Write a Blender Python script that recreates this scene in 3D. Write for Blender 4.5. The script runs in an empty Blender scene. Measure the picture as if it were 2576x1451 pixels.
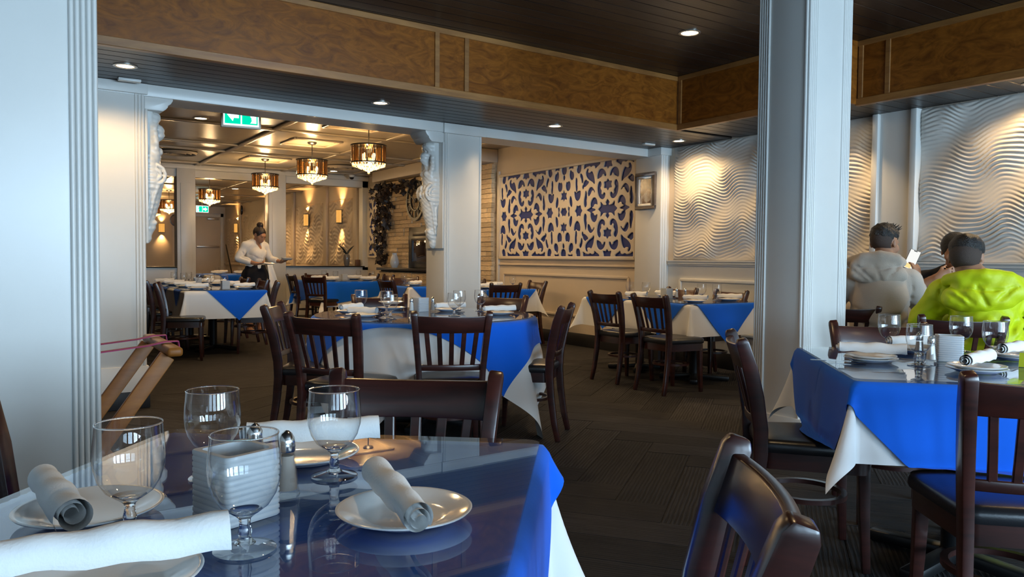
import bpy, bmesh, math, random
import numpy as np
from mathutils import Vector, Matrix

random.seed(7)
SC = bpy.context.scene
COL = SC.collection
PI = math.pi
def R(a): return math.radians(a)

# ---------------------------------------------------------------- camera
cam_d = bpy.data.cameras.new('camera')
cam_d.sensor_width = 36.0
cam_d.lens = 1950.0 / 2576.0 * 36.0
cam_d.clip_start = 0.05
cam = bpy.data.objects.new('camera', cam_d)
COL.objects.link(cam)
yaw, pitch, roll = R(33.4), R(2.15), R(0.5)
fw = Vector((math.sin(yaw)*math.cos(pitch), math.cos(yaw)*math.cos(pitch), -math.sin(pitch)))
rt = Vector((math.cos(yaw), -math.sin(yaw), 0))
up = rt.cross(fw)
rt, up = rt*math.cos(roll)+up*math.sin(roll), up*math.cos(roll)-rt*math.sin(roll)
m3 = Matrix((rt, up, -fw)).transposed()
cam.matrix_world = Matrix.Translation((0, 0, 1.15)) @ m3.to_4x4()
SC.camera = cam

# ---------------------------------------------------------------- world, exposure
SC.view_settings.view_transform = 'Standard'
SC.view_settings.look = 'None'
SC.view_settings.gamma = 1.0
SC.view_settings.use_curve_mapping = False
SC.view_settings.exposure = 0.47
SC.cycles.max_bounces = 8
SC.cycles.diffuse_bounces = 3
SC.cycles.glossy_bounces = 5
SC.cycles.transmission_bounces = 8
SC.cycles.transparent_max_bounces = 24
SC.cycles.sample_clamp_indirect = 6.0
SC.cycles.adaptive_threshold = 0.02
SC.cycles.caustics_reflective = False
SC.cycles.caustics_refractive = False
w = bpy.data.worlds.new('sky'); SC.world = w; w.use_nodes = True
wb = w.node_tree.nodes['Background']
wb.inputs[0].default_value = (0.50, 0.74, 1.0, 1); wb.inputs[1].default_value = 2.2

# ---------------------------------------------------------------- large lights: daylight just outside the street windows
def area(name, loc, rot, sx, sy, power, col, spread=None):
    l = bpy.data.lights.new(name, 'AREA'); l.shape = 'RECTANGLE'; l.size = sx; l.size_y = sy
    l.energy = power; l.color = col
    if spread: l.spread = spread
    o = bpy.data.objects.new(name, l); COL.objects.link(o); o.location = loc; o.rotation_euler = rot
    return o
DAY = (0.54, 0.78, 1.0)
WIN_X = [-2.1, -0.2, 1.7, 3.6, 5.5]
for i, wx in enumerate(WIN_X):
    area('window_daylight', (wx, -5.4, 1.45), (R(90), 0, 0), 1.5, 1.9, (50, 78, 175, 280, 340)[i], DAY)

# ---------------------------------------------------------------- mesh helpers
def tag(o, label=None, cat=None, group=None, kind=None):
    if label: o['label'] = label
    if cat: o['category'] = cat
    if group: o['group'] = group
    if kind: o['kind'] = kind
    return o
def thing(name, label=None, cat=None, loc=(0,0,0), rotz=0.0, group=None, parent=None):
    o = bpy.data.objects.new(name, None); COL.objects.link(o)
    o.location = loc; o.rotation_euler = (0, 0, rotz); o.empty_display_size = 0.1
    if parent: o.parent = parent
    return tag(o, label, cat, group)
def copy_tree(o, parent=None):
    c = o.copy(); COL.objects.link(c); c.parent = parent
    for ch in list(o.children): copy_tree(ch, c)
    return c
def put(o, loc=None, rotz=None, label=None, group=None):
    if loc is not None: o.location = loc
    if rotz is not None: o.rotation_euler = (0, 0, rotz)
    return tag(o, label, None, group)
class MB:
    def __init__(s): s.v = []; s.f = []
    def add(s, vs, fs):
        n = len(s.v); s.v += [tuple(p) for p in vs]; s.f += [tuple(i+n for i in f) for f in fs]; return s
    def box(s, x0, x1, y0, y1, z0, z1):
        vs = [(x,y,z) for z in (z0,z1) for y in (y0,y1) for x in (x0,x1)]
        return s.add(vs, [(0,2,3,1),(4,5,7,6),(0,1,5,4),(2,6,7,3),(0,4,6,2),(1,3,7,5)])
    def bar(s, p0, p1, w, h, upv=(0,0,1)):
        p0, p1 = Vector(p0), Vector(p1); d = (p1-p0).normalized()
        a = d.cross(Vector(upv))
        if a.length < 1e-5: a = d.cross(Vector((0,1,0)))
        a.normalize(); b = a.cross(d).normalized()
        vs = []
        for p in (p0, p1):
            for sx, sy in ((-1,-1),(1,-1),(1,1),(-1,1)): vs.append(p + a*sx*w/2 + b*sy*h/2)
        return s.add(vs, [(3,2,1,0),(4,5,6,7),(0,1,5,4),(1,2,6,5),(2,3,7,6),(3,0,4,7)])
    def sweep(s, path, sect, closed=False, cap=True, upv=(0,0,1)):
        """sweep 2D section(s) along a path; sect a list of (a,b) or a list of such lists per point"""
        P = [Vector(p) for p in path]; n = len(P); per = isinstance(sect[0][0], (list, tuple))
        k = len(sect[0]) if per else len(sect); vs = []
        for i, p in enumerate(P):
            if closed: t = P[(i+1) % n] - P[i-1]
            else: t = P[min(i+1, n-1)] - P[max(i-1, 0)]
            t.normalize(); a = t.cross(Vector(upv))
            if a.length < 1e-4: a = t.cross(Vector((0,1,0.01)))
            a.normalize(); b = a.cross(t).normalized()
            for (x, y) in (sect[i] if per else sect): vs.append(p + a*x + b*y)
        fs = []
        for i in range(n if closed else n-1):
            j = (i+1) % n
            for q in range(k): r_ = (q+1) % k; fs.append((i*k+q, i*k+r_, j*k+r_, j*k+q))
        if cap and not closed:
            fs.append(tuple(range(k))[::-1]); fs.append(tuple((n-1)*k+q for q in range(k)))
        return s.add(vs, fs)
    def tube(s, path, r, k=8, closed=False):
        rr = r if isinstance(r, (list, tuple)) else [r]*len(path)
        sec = [[(math.cos(2*PI*q/k)*x, math.sin(2*PI*q/k)*x) for q in range(k)] for x in rr]
        return s.sweep(path, sec, closed)
    def lathe(s, prof, k=24, c=(0,0,0), cap0=False, cap1=False):
        vs = []; fs = []; n = len(prof)
        for (r, z) in prof:
            for q in range(k):
                a = 2*PI*q/k; vs.append((c[0]+r*math.cos(a), c[1]+r*math.sin(a), c[2]+z))
        for i in range(n-1):
            for q in range(k):
                r_ = (q+1) % k; fs.append((i*k+q, i*k+r_, (i+1)*k+r_, (i+1)*k+q))
        if cap0: fs.append(tuple(range(k))[::-1])
        if cap1: fs.append(tuple((n-1)*k+q for q in range(k)))
        return s.add(vs, fs)
    def prism(s, poly, h0, h1, axis='z'):
        n = len(poly)
        def P(a, b, h): return {'z': (a,b,h), 'y': (a,h,b), 'x': (h,a,b)}[axis]
        vs = [P(a,b,h0) for a,b in poly] + [P(a,b,h1) for a,b in poly]
        fs = [tuple(range(n))[::-1], tuple(range(n, 2*n))]
        for i in range(n): j = (i+1) % n; fs.append((i, j, n+j, n+i))
        return s.add(vs, fs)
    def grid(s, fn, nu, nv):
        vs = [fn(i/nu, j/nv) for j in range(nv+1) for i in range(nu+1)]
        fs = [(j*(nu+1)+i, j*(nu+1)+i+1, (j+1)*(nu+1)+i+1, (j+1)*(nu+1)+i) for j in range(nv) for i in range(nu)]
        return s.add(vs, fs)
    def ball(s, c, r, k=12, m=8):
        rx, ry, rz = r if isinstance(r, (list, tuple)) else (r, r, r)
        prof = [(math.sin(PI*i/m), -math.cos(PI*i/m)) for i in range(m+1)]
        vs = []; fs = []
        for i, (a, b) in enumerate(prof):
            for q in range(k):
                t = 2*PI*q/k; vs.append((c[0]+rx*a*math.cos(t), c[1]+ry*a*math.sin(t), c[2]+rz*b))
        for i in range(m):
            for q in range(k):
                r_ = (q+1) % k; fs.append((i*k+q, i*k+r_, (i+1)*k+r_, (i+1)*k+q))
        return s.add(vs, fs)
    def xf(s, M):
        s.v = [tuple(M @ Vector(p)) for p in s.v]; return s
    def mesh(s, name, mat, smooth=35, bevel=0.0, seg=2, weld=True):
        me = bpy.data.meshes.new(name); me.from_pydata(s.v, [], s.f)
        bm = bmesh.new(); bm.from_mesh(me)
        if weld: bmesh.ops.remove_doubles(bm, verts=bm.verts, dist=1e-5)
        bmesh.ops.recalc_face_normals(bm, faces=bm.faces)
        if bevel > 0:
            es = [e for e in bm.edges if len(e.link_faces) == 2 and e.calc_face_angle(0) > R(30)]
            if es: bmesh.ops.bevel(bm, geom=es, offset=bevel, segments=seg, affect='EDGES', profile=0.5, clamp_overlap=True)
        bm.to_mesh(me); bm.free()
        if smooth:
            me.polygons.foreach_set('use_smooth', [True]*len(me.polygons))
            me.set_sharp_from_angle(angle=R(smooth))
        if mat: me.materials.append(mat)
        return me
    def build(s, name, mat, parent=None, smooth=35, bevel=0.0, seg=2, loc=None, rotz=None, weld=True):
        o = bpy.data.objects.new(name, s.mesh(name, mat, smooth, bevel, seg, weld)); COL.objects.link(o)
        if parent: o.parent = parent
        if loc is not None: o.location = loc
        if rotz is not None: o.rotation_euler = (0, 0, rotz)
        return o
def inst(name, me, parent=None, loc=(0,0,0), rot=(0,0,0), scale=(1,1,1)):
    o = bpy.data.objects.new(name, me); COL.objects.link(o); o.parent = parent
    o.location = loc; o.rotation_euler = rot; o.scale = scale
    return o
def struct(o, label=None):
    o['kind'] = 'structure'
    if label: o['label'] = label
    return o

# ---------------------------------------------------------------- materials
def nodes(name):
    m = bpy.data.materials.new(name); m.use_nodes = True
    nt = m.node_tree; return m, nt, nt.nodes['Principled BSDF']
def sock(nt, a, b): nt.links.new(a, b)
def add(nt, t, **kw):
    n = nt.nodes.new(t)
    for k, v in kw.items():
        if k in n.inputs.keys(): n.inputs[k].default_value = v
        else: setattr(n, k, v)
    return n
def mat(name, col, rough=0.5, spec=0.5, metal=0.0, coat=0.0, var=0.0, vscale=(6,6,6), bump=0.0, bscale=40, emit=None, estr=0, sheen=0, sub=0, rnd=0.0, trans=0):
    m, nt, b = nodes(name)
    b.inputs['Base Color'].default_value = (*col, 1); b.inputs['Roughness'].default_value = rough
    b.inputs['Specular IOR Level'].default_value = spec; b.inputs['Metallic'].default_value = metal
    b.inputs['Coat Weight'].default_value = coat; b.inputs['Coat Roughness'].default_value = 0.15
    if sheen: b.inputs['Sheen Weight'].default_value = sheen
    if sub: b.inputs['Subsurface Weight'].default_value = sub; b.inputs['Subsurface Radius'].default_value = (0.02, 0.008, 0.004)
    if trans: b.inputs['Transmission Weight'].default_value = trans
    if emit: b.inputs['Emission Color'].default_value = (*emit, 1); b.inputs['Emission Strength'].default_value = estr
    tc = add(nt, 'ShaderNodeTexCoord')
    if var or rnd:
        mp = add(nt, 'ShaderNodeMapping'); mp.inputs['Scale'].default_value = vscale
        sock(nt, tc.outputs['Object'], mp.inputs['Vector'])
        nz = add(nt, 'ShaderNodeTexNoise', Scale=1.0, Detail=5.0, Roughness=0.6)
        if rnd:
            oi = add(nt, 'ShaderNodeObjectInfo'); mul = add(nt, 'ShaderNodeMath', operation='MULTIPLY'); mul.inputs[1].default_value = 37.0
            sock(nt, oi.outputs['Random'], mul.inputs[0]); cmb = add(nt, 'ShaderNodeCombineXYZ')
            sock(nt, mul.outputs[0], cmb.inputs[0]); sock(nt, mul.outputs[0], cmb.inputs[1]); sock(nt, cmb.outputs[0], mp.inputs['Location'])
        sock(nt, mp.outputs['Vector'], nz.inputs['Vector'])
        rp = add(nt, 'ShaderNodeValToRGB')
        rp.color_ramp.elements[0].position = 0.3; rp.color_ramp.elements[1].position = 0.7
        rp.color_ramp.elements[0].color = (*[c*(1-var) for c in col], 1); rp.color_ramp.elements[1].color = (*[min(1, c*(1+var)) for c in col], 1)
        sock(nt, nz.outputs['Fac'], rp.inputs['Fac'])
        out = rp.outputs['Color']
        if rnd:
            hs = add(nt, 'ShaderNodeHueSaturation'); mr = add(nt, 'ShaderNodeMapRange')
            mr.inputs['To Min'].default_value = 1-rnd; mr.inputs['To Max'].default_value = 1+rnd
            sock(nt, oi.outputs['Random'], mr.inputs['Value']); sock(nt, mr.outputs[0], hs.inputs['Value']); sock(nt, out, hs.inputs['Color']); out = hs.outputs['Color']
        sock(nt, out, b.inputs['Base Color'])
    if bump:
        n2 = add(nt, 'ShaderNodeTexNoise', Scale=float(bscale), Detail=4.0)
        sock(nt, tc.outputs['Object'], n2.inputs['Vector'])
        bp = add(nt, 'ShaderNodeBump', Strength=bump, Distance=0.01); sock(nt, n2.outputs['Fac'], bp.inputs['Height']); sock(nt, bp.outputs['Normal'], b.inputs['Normal'])
    return m
def wood(name, col, dark, rough=0.35, coat=0.3, scale=(1.2, 14, 14), rnd=0.25, dist=1.2, bump=0.08, spec=.5):
    m, nt, b = nodes(name)
    tc = add(nt, 'ShaderNodeTexCoord'); mp = add(nt, 'ShaderNodeMapping'); mp.inputs['Scale'].default_value = scale
    oi = add(nt, 'ShaderNodeObjectInfo'); mul = add(nt, 'ShaderNodeMath', operation='MULTIPLY'); mul.inputs[1].default_value = 41.0
    cmb = add(nt, 'ShaderNodeCombineXYZ')
    sock(nt, oi.outputs['Random'], mul.inputs[0])
    for i in range(3): sock(nt, mul.outputs[0], cmb.inputs[i])
    sock(nt, tc.outputs['Object'], mp.inputs['Vector']); sock(nt, cmb.outputs[0], mp.inputs['Location'])
    nz = add(nt, 'ShaderNodeTexNoise', Scale=1.0, Detail=6.0, Roughness=0.62, Distortion=dist)
    sock(nt, mp.outputs['Vector'], nz.inputs['Vector'])
    rp = add(nt, 'ShaderNodeValToRGB'); e = rp.color_ramp.elements
    e[0].position = 0.32; e[1].position = 0.68; e[0].color = (*dark, 1); e[1].color = (*col, 1)
    sock(nt, nz.outputs['Fac'], rp.inputs['Fac'])
    hs = add(nt, 'ShaderNodeHueSaturation'); mr = add(nt, 'ShaderNodeMapRange')
    mr.inputs['To Min'].default_value = 1-rnd; mr.inputs['To Max'].default_value = 1+rnd
    sock(nt, oi.outputs['Random'], mr.inputs['Value']); sock(nt, mr.outputs[0], hs.inputs['Value'])
    sock(nt, rp.outputs['Color'], hs.inputs['Color']); sock(nt, hs.outputs['Color'], b.inputs['Base Color'])
    b.inputs['Roughness'].default_value = rough; b.inputs['Coat Weight'].default_value = coat; b.inputs['Coat Roughness'].default_value = 0.2; b.inputs['Specular IOR Level'].default_value = spec
    bp = add(nt, 'ShaderNodeBump', Strength=bump, Distance=0.005); sock(nt, nz.outputs['Fac'], bp.inputs['Height']); sock(nt, bp.outputs['Normal'], b.inputs['Normal'])
    return m
def thin_glass(name, f0=.045, tint=(1,1,1), rough=0.0, edge=1.0, power=4.5):
    """clear sheet: see-through with Schlick reflection, same from both sides"""
    m = bpy.data.materials.new(name); m.use_nodes = True; nt = m.node_tree; nt.nodes.clear()
    out = add(nt, 'ShaderNodeOutputMaterial'); mx = add(nt, 'ShaderNodeMixShader')
    tr = add(nt, 'ShaderNodeBsdfTransparent'); tr.inputs[0].default_value = (*tint, 1)
    gl = add(nt, 'ShaderNodeBsdfGlossy'); gl.inputs['Roughness'].default_value = rough
    lw = add(nt, 'ShaderNodeLayerWeight'); lw.inputs['Blend'].default_value = 0.5
    pw = add(nt, 'ShaderNodeMath', operation='POWER'); pw.inputs[1].default_value = power
    ma = add(nt, 'ShaderNodeMath', operation='MULTIPLY_ADD'); ma.inputs[1].default_value = edge - f0; ma.inputs[2].default_value = f0
    sock(nt, lw.outputs['Facing'], pw.inputs[0]); sock(nt, pw.outputs[0], ma.inputs[0])
    sock(nt, ma.outputs[0], mx.inputs[0]); sock(nt, tr.outputs[0], mx.inputs[1]); sock(nt, gl.outputs[0], mx.inputs[2]); sock(nt, mx.outputs[0], out.inputs[0])
    return m
def real_glass(name, ior=1.45, col=(1,1,1), rough=0.0):
    m = bpy.data.materials.new(name); m.use_nodes = True; nt = m.node_tree; nt.nodes.clear()
    out = add(nt, 'ShaderNodeOutputMaterial'); g = add(nt, 'ShaderNodeBsdfGlass'); g.inputs['IOR'].default_value = ior
    g.inputs['Color'].default_value = (*col, 1); g.inputs['Roughness'].default_value = rough
    sock(nt, g.outputs[0], out.inputs[0]); return m
def glow(name, col, strength):
    m = bpy.data.materials.new(name); m.use_nodes = True; nt = m.node_tree; nt.nodes.clear()
    out = add(nt, 'ShaderNodeOutputMaterial'); e = add(nt, 'ShaderNodeEmission'); e.inputs[0].default_value = (*col, 1); e.inputs[1].default_value = strength
    sock(nt, e.outputs[0], out.inputs[0]); return m

M = {}
M['white'] = mat('white_satin_paint', (0.66,0.65,0.62), 0.32, 0.5, var=0.03, vscale=(2,2,2), bump=0.02, bscale=60)
M['wave'] = mat('white_plaster_relief', (0.66,0.62,0.57), 0.55)
M['cream'] = mat('cream_wall_paint', (0.64,0.55,0.44), 0.38, var=0.03, vscale=(2,2,2))
M['ceil2'] = mat('glossy_cream_ceiling', (0.46,0.38,0.28), 0.24, 0.7, var=0.05, vscale=(1.5,1.5,1.5))
M['ply'] = wood('stained_birch_plywood', (0.30,0.098,0.012), (0.13,0.037,0.005), 0.34, 0.0, (4.0,9,9), 0.06, 2.6, 0.12, .28)
M['plytrim'] = wood('stained_birch_strip', (0.34,0.15,0.04), (0.2,0.08,0.02), 0.4, 0.1, (2,14,14), 0.1, 1.0)
M['plank'] = wood('dark_stained_pine_board', (0.040,0.028,0.022), (0.013,0.009,0.008), 0.36, 0.0, (1.1,16,16), 0.3, 1.6, 0.2, .38)
M['dark'] = mat('black_gap', (0.008,0.007,0.006), 0.8)
M['base'] = mat('black_rubber_base', (0.018,0.018,0.02), 0.4)
M['black'] = mat('black_metal', (0.012,0.012,0.013), 0.35, metal=0.3)
M['blackwood'] = mat('black_painted_wood', (0.015,0.014,0.014), 0.3)
M['navy'] = mat('navy_backing_panel', (0.008,0.028,0.19), 0.5)
M['fret'] = mat('cream_cut_fretwork', (0.66,0.58,0.48), 0.45)
M['stone'] = mat('split_ledge_stone', (0.60,0.47,0.31), 0.85, 0.2, var=0.35, vscale=(5,5,14), bump=0.5, bscale=18, rnd=0.22)
M['blue'] = mat('royal_blue_tablecloth', (0.003,0.125,0.72), 0.75, 0.15, bump=0.05, bscale=900, sheen=0.1)
M['linen'] = mat('white_linen', (0.80,0.80,0.80), 0.8, 0.2, bump=0.05, bscale=700, sheen=0.1)
M['napkin'] = mat('white_napkin_linen', (0.82,0.82,0.81), 0.8, 0.2, bump=0.12, bscale=260)
M['china'] = mat('white_china', (0.82,0.81,0.79), 0.12, 0.5, coat=0.5)
M['chair'] = wood('mahogany_stained_wood', (0.055,0.013,0.009), (0.018,0.006,0.005), 0.3, 0.45, (3,3,20), 0.25, 0.8, 0.05)
M['vinyl'] = mat('black_vinyl_cushion', (0.012,0.012,0.014), 0.3, 0.5, bump=0.05, bscale=200)
M['steel'] = mat('polished_steel', (0.75,0.75,0.75), 0.15, metal=1.0)
M['salt'] = mat('white_salt', (0.78,0.76,0.72), 0.7)
M['pepper'] = mat('ground_pepper', (0.35,0.30,0.26), 0.9)
M['frost'] = mat('frosted_ribbed_glass', (0.80,0.83,0.86), 0.5, 0.5, trans=0.45)
M['bowl'] = thin_glass('clear_goblet_glass', .065, (0.985,0.99,0.99), edge=1.0, power=2.6)
M['footglass'] = thin_glass('clear_foot_glass', .10, (0.97,0.98,0.98), edge=1.0, power=2.0)
M['glass'] = real_glass('clear_cast_glass', 1.45)
M['top'] = thin_glass('glass_table_cover', .05, (0.97,0.99,0.985), power=4.0)
M['lamp'] = glow('warm_lamp_disc', (1.0,0.74,0.42), 14)
M['chrome'] = mat('brushed_trim_ring', (0.45,0.42,0.38), 0.3, metal=0.8)
# ================================================================ THE SETTING
XR = 6.45; ZS = 2.44; ZT = 2.95; Z2 = 2.85; YF = -5.0; XL = -3.0
# ---- floor with herringbone carpet planks
fl = struct(MB().box(XL-.2, XR+.3, YF-.2, 28.2, -0.2, -0.004).build('floor', M['dark']), 'dark charcoal carpet floor')
def carpet():
    m, nt, b = nodes('ribbed_charcoal_carpet')
    tc = add(nt, 'ShaderNodeTexCoord'); sp = add(nt, 'ShaderNodeSeparateXYZ'); sock(nt, tc.outputs['Object'], sp.inputs[0])
    oi = add(nt, 'ShaderNodeObjectInfo')
    sn = add(nt, 'ShaderNodeMath', operation='MULTIPLY'); sn.inputs[1].default_value = 330.0; sock(nt, sp.outputs[1], sn.inputs[0])
    nz = add(nt, 'ShaderNodeTexNoise', Scale=9.0, Detail=4.0); mp = add(nt, 'ShaderNodeMapping'); mp.inputs['Scale'].default_value = (0.6, 12, 1)
    sock(nt, tc.outputs['Object'], mp.inputs['Vector']); sock(nt, mp.outputs[0], nz.inputs['Vector'])
    ad = add(nt, 'ShaderNodeMath', operation='MULTIPLY_ADD'); ad.inputs[1].default_value = 9.0; sock(nt, nz.outputs['Fac'], ad.inputs[0]); sock(nt, sn.outputs[0], ad.inputs[2])
    s2 = add(nt, 'ShaderNodeMath', operation='SINE'); sock(nt, ad.outputs[0], s2.inputs[0])
    rp = add(nt, 'ShaderNodeMapRange'); rp.inputs['From Min'].default_value = -1
    sock(nt, s2.outputs[0], rp.inputs['Value'])
    mx = add(nt, 'ShaderNodeMix', data_type='RGBA'); sock(nt, rp.outputs[0], mx.inputs['Factor'])
    mx.inputs['A'].default_value = (0.009,0.0085,0.009,1); mx.inputs['B'].default_value = (0.034,0.031,0.032,1)
    hs = add(nt, 'ShaderNodeHueSaturation'); mr = add(nt, 'ShaderNodeMapRange'); mr.inputs['To Min'].default_value = 0.6; mr.inputs['To Max'].default_value = 1.35
    sock(nt, oi.outputs['Random'], mr.inputs['Value']); sock(nt, mr.outputs[0], hs.inputs['Value']); sock(nt, mx.outputs['Result'], hs.inputs['Color'])
    sock(nt, hs.outputs['Color'], b.inputs['Base Color']); b.inputs['Roughness'].default_value = 0.85; b.inputs['Specular IOR Level'].default_value = 0.25
    bp = add(nt, 'ShaderNodeBump', Strength=0.5, Distance=0.004); sock(nt, rp.outputs[0], bp.inputs['Height']); sock(nt, bp.outputs['Normal'], b.inputs['Normal'])
    return m
M['carpet'] = carpet()
PL, PW = 1.0, 0.25
pl_me = MB().box(0, PL-.004, 0, PW-.004, -0.004, 0.0).mesh('carpet_plank', M['carpet'])
far_me = MB().box(XL, XR, 6.95, 28.0, -0.004, -0.0005).mesh('carpet_field', M['carpet'])
inst('carpet_field', far_me, fl)
base_me = MB().box(XL, XR, YF, 6.95, -0.0045, -0.002).mesh('carpet_field', M['carpet'])
inst('carpet_field', base_me, fl)
# herringbone, 45 degrees to the street wall
ca = R(38); cnt = 0
for a in range(-18, 19):
    for b_ in range(-5, 6):
        for kind in (0, 1):
            u, v = a*PW + b_*PL, a*PW - b_*PL
            if kind: u, v = u + PL + PW, v + PW - PL
            x = u*math.cos(ca) - v*math.sin(ca) + 2.6; y = u*math.sin(ca) + v*math.cos(ca) + 2.6
            if not (0.2 < x < 6.6 and -1.2 < y < 6.6) or cnt >= 295: continue
            inst('carpet_plank', pl_me, fl, (x, y, 0.0), (0, 0, ca + (R(90) if kind else 0))); cnt += 1
# ---- main room: tray ceiling of boards, soffit, beams
BA = R(2.0)                                    # the beam and the arcade run slightly out of square
def beam_y(x): return 5.33 + 0.035*(x-0.5)
ceil = struct(MB().box(XL-.2, XR+.3, YF-.2, 6.9, ZT+.03, ZT+.15).build('ceiling', M['dark']), 'dark stained tongue and groove tray ceiling')
bd = MB().box(0, 9.2, 0, 0.136, 0, 0.03).mesh('ceiling_board', M['plank'], bevel=0.004, seg=1)
i = 0
y = YF
while y < 5.45:
    inst('ceiling_board', bd, ceil, (XL - 0.3*(i % 3)*0 , y, ZT)); y += 0.14; i += 1
sof = struct(MB().box(XL, 5.6, 5.62, 6.9, ZS+.035, ZT).build('ceiling_soffit', M['dark']), 'dark boarded soffit in front of the arcade')
ang_a = math.atan(0.035)
sb = MB().box(0, 9.6, 0, 0.121, 0, 0.03).mesh('soffit_board', M['plank'], bevel=0.004, seg=1)
for k in range(11):
    inst('soffit_board', sb, sof, (XL, beam_y(XL)+0.06+0.125*k, ZS), (0, 0, ang_a))
sof2 = struct(MB().box(5.92, XR, YF, 5.5, ZS+.035, ZT).box(5.62, 5.92, 3.86, 5.5, ZS+.035, ZT).build('ceiling_soffit', M['dark']), 'dark boarded soffit along the wave panel wall')
sb2 = MB().box(0, 0.585, 0, 0.136, 0, 0.03).mesh('soffit_board', M['plank'], bevel=0.004, seg=1)
sb3 = MB().box(0, 0.88, 0, 0.136, 0, 0.03).mesh('soffit_board', M['plank'], bevel=0.004, seg=1)
y = YF
while y < 5.44:
    inst('soffit_board', sb2 if y < 3.75 else sb3, sof2, (XR-.585 if y < 3.75 else XR-.88, y, ZS)); y += 0.14
# beam facing the street, with plywood panels and strips
def beam(name, label, length, loc, rotz, joints):
    o = thing(name, None, None, loc, rotz); struct(o, label)
    xs = [0] + joints + [length]
    for a, b_ in zip(xs[:-1], xs[1:]):
        MB().box(a+.001, b_-.001, 0.012, 0.05, ZS+.0, ZT).build('plywood_panel', M['ply'], o)
    for j in joints: MB().box(j-.02, j+.02, 0, 0.03, ZS+.045, ZT-.04).build('strip', M['plytrim'], o, bevel=.002, seg=1)
    MB().box(0, length, -0.004, 0.05, ZS-.012, ZS+.045).build('strip', M['plytrim'], o, bevel=.003, seg=1)
    MB().box(0, length, 0, 0.03, ZT-.045, ZT).build('strip', M['plytrim'], o, bevel=.003, seg=1)
    return o
beam('ceiling_beam', 'tan plywood fascia beam running above the arcade', 5.62+3, (XL, beam_y(XL), 0), ang_a, [2.9, 5.86, 6.13, 8.58])
def beam_r(loc, length, joints, label):
    return beam('ceiling_beam', label, length, loc, R(-90), joints)
beam_r((5.55, beam_y(5.55), 0), 1.70, [0.03], 'tan plywood fascia beam above the near wave panel, beyond the column')
beam_r((5.85, 3.80, 0), 8.8, [0.04, 0.27, 2.6], 'tan plywood fascia beam at the right, in front of the column')
struct(MB().box(5.55, 5.90, 3.79, 3.82, ZS, ZT).build('trim_1', M['ply']))
# ---- right wall, wainscot, wave panels
wr = struct(MB().box(XR, XR+.2, YF-.2, 28.2, 0, 3.1).build('wall_right', M['cream']), 'cream panelled wall down the right side')
MB().box(XR-.004, XR+.01, YF, 6.6, 0, 1.13).build('wainscot_field', M['white'], wr)
struct(MB().box(XR-.02, XR, YF, 9.6, 0, 0.17).build('baseboard_right', M['base'], bevel=.004))
def rail_y(name, y0, y1, z0, prof, x=XR, mt='white'):
    """a moulding running along y; prof: (out, up) points"""
    mb = MB(); vs = []; n = len(prof)
    for yy in (y0, y1): vs += [(x-a, yy, z0+b_) for a, b_ in prof]
    fs = [tuple(range(n)), tuple(range(2*n-1, n-1, -1))] + [(i, (i+1) % n, n+(i+1) % n, n+i) for i in range(n)]
    return struct(mb.add(vs, fs).build(name, M[mt], smooth=20))
CR = [(0,0),(.018,0),(.022,.012),(.035,.02),(.035,.028),(.028,.034),(.045,.05),(.045,.062),(0,.062)]
rail_y('trim_2', YF, 6.48, 1.095, CR)
def frame_panel(parent, y0, y1, z0, z1, x=XR, w=.035, t=.018, name='panel_moulding', mt='white'):
    sec = [(0,0),(.0,.008),(.010,.018),(.020,.012),(.028,.018),(.035,.006),(.035,0)]
    mb = MB()
    for (a, b_) in (((y0,z0),(y1,z0)), ((y1,z0),(y1,z1)), ((y1,z1),(y0,z1)), ((y0,z1),(y0,z0))):
        mb.bar((x-t/2, a[0], a[1]), (x-t/2, b_[0], b_[1]), t, w, (0,0,1) if a[1] == b_[1] else (0,1,0))
    return mb.build(name, M[mt], parent, bevel=.005, seg=2)
for y0, y1 in ((5.15, 6.3), (4.1, 4.95), (2.0, 3.5), (0.4, 1.8)): frame_panel(wr, y0, y1, 0.38, 0.935)
for y0, y1 in ((7.17, 10.0),): frame_panel(wr, y0, y1, 0.40, 0.935, mt='cream')
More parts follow.
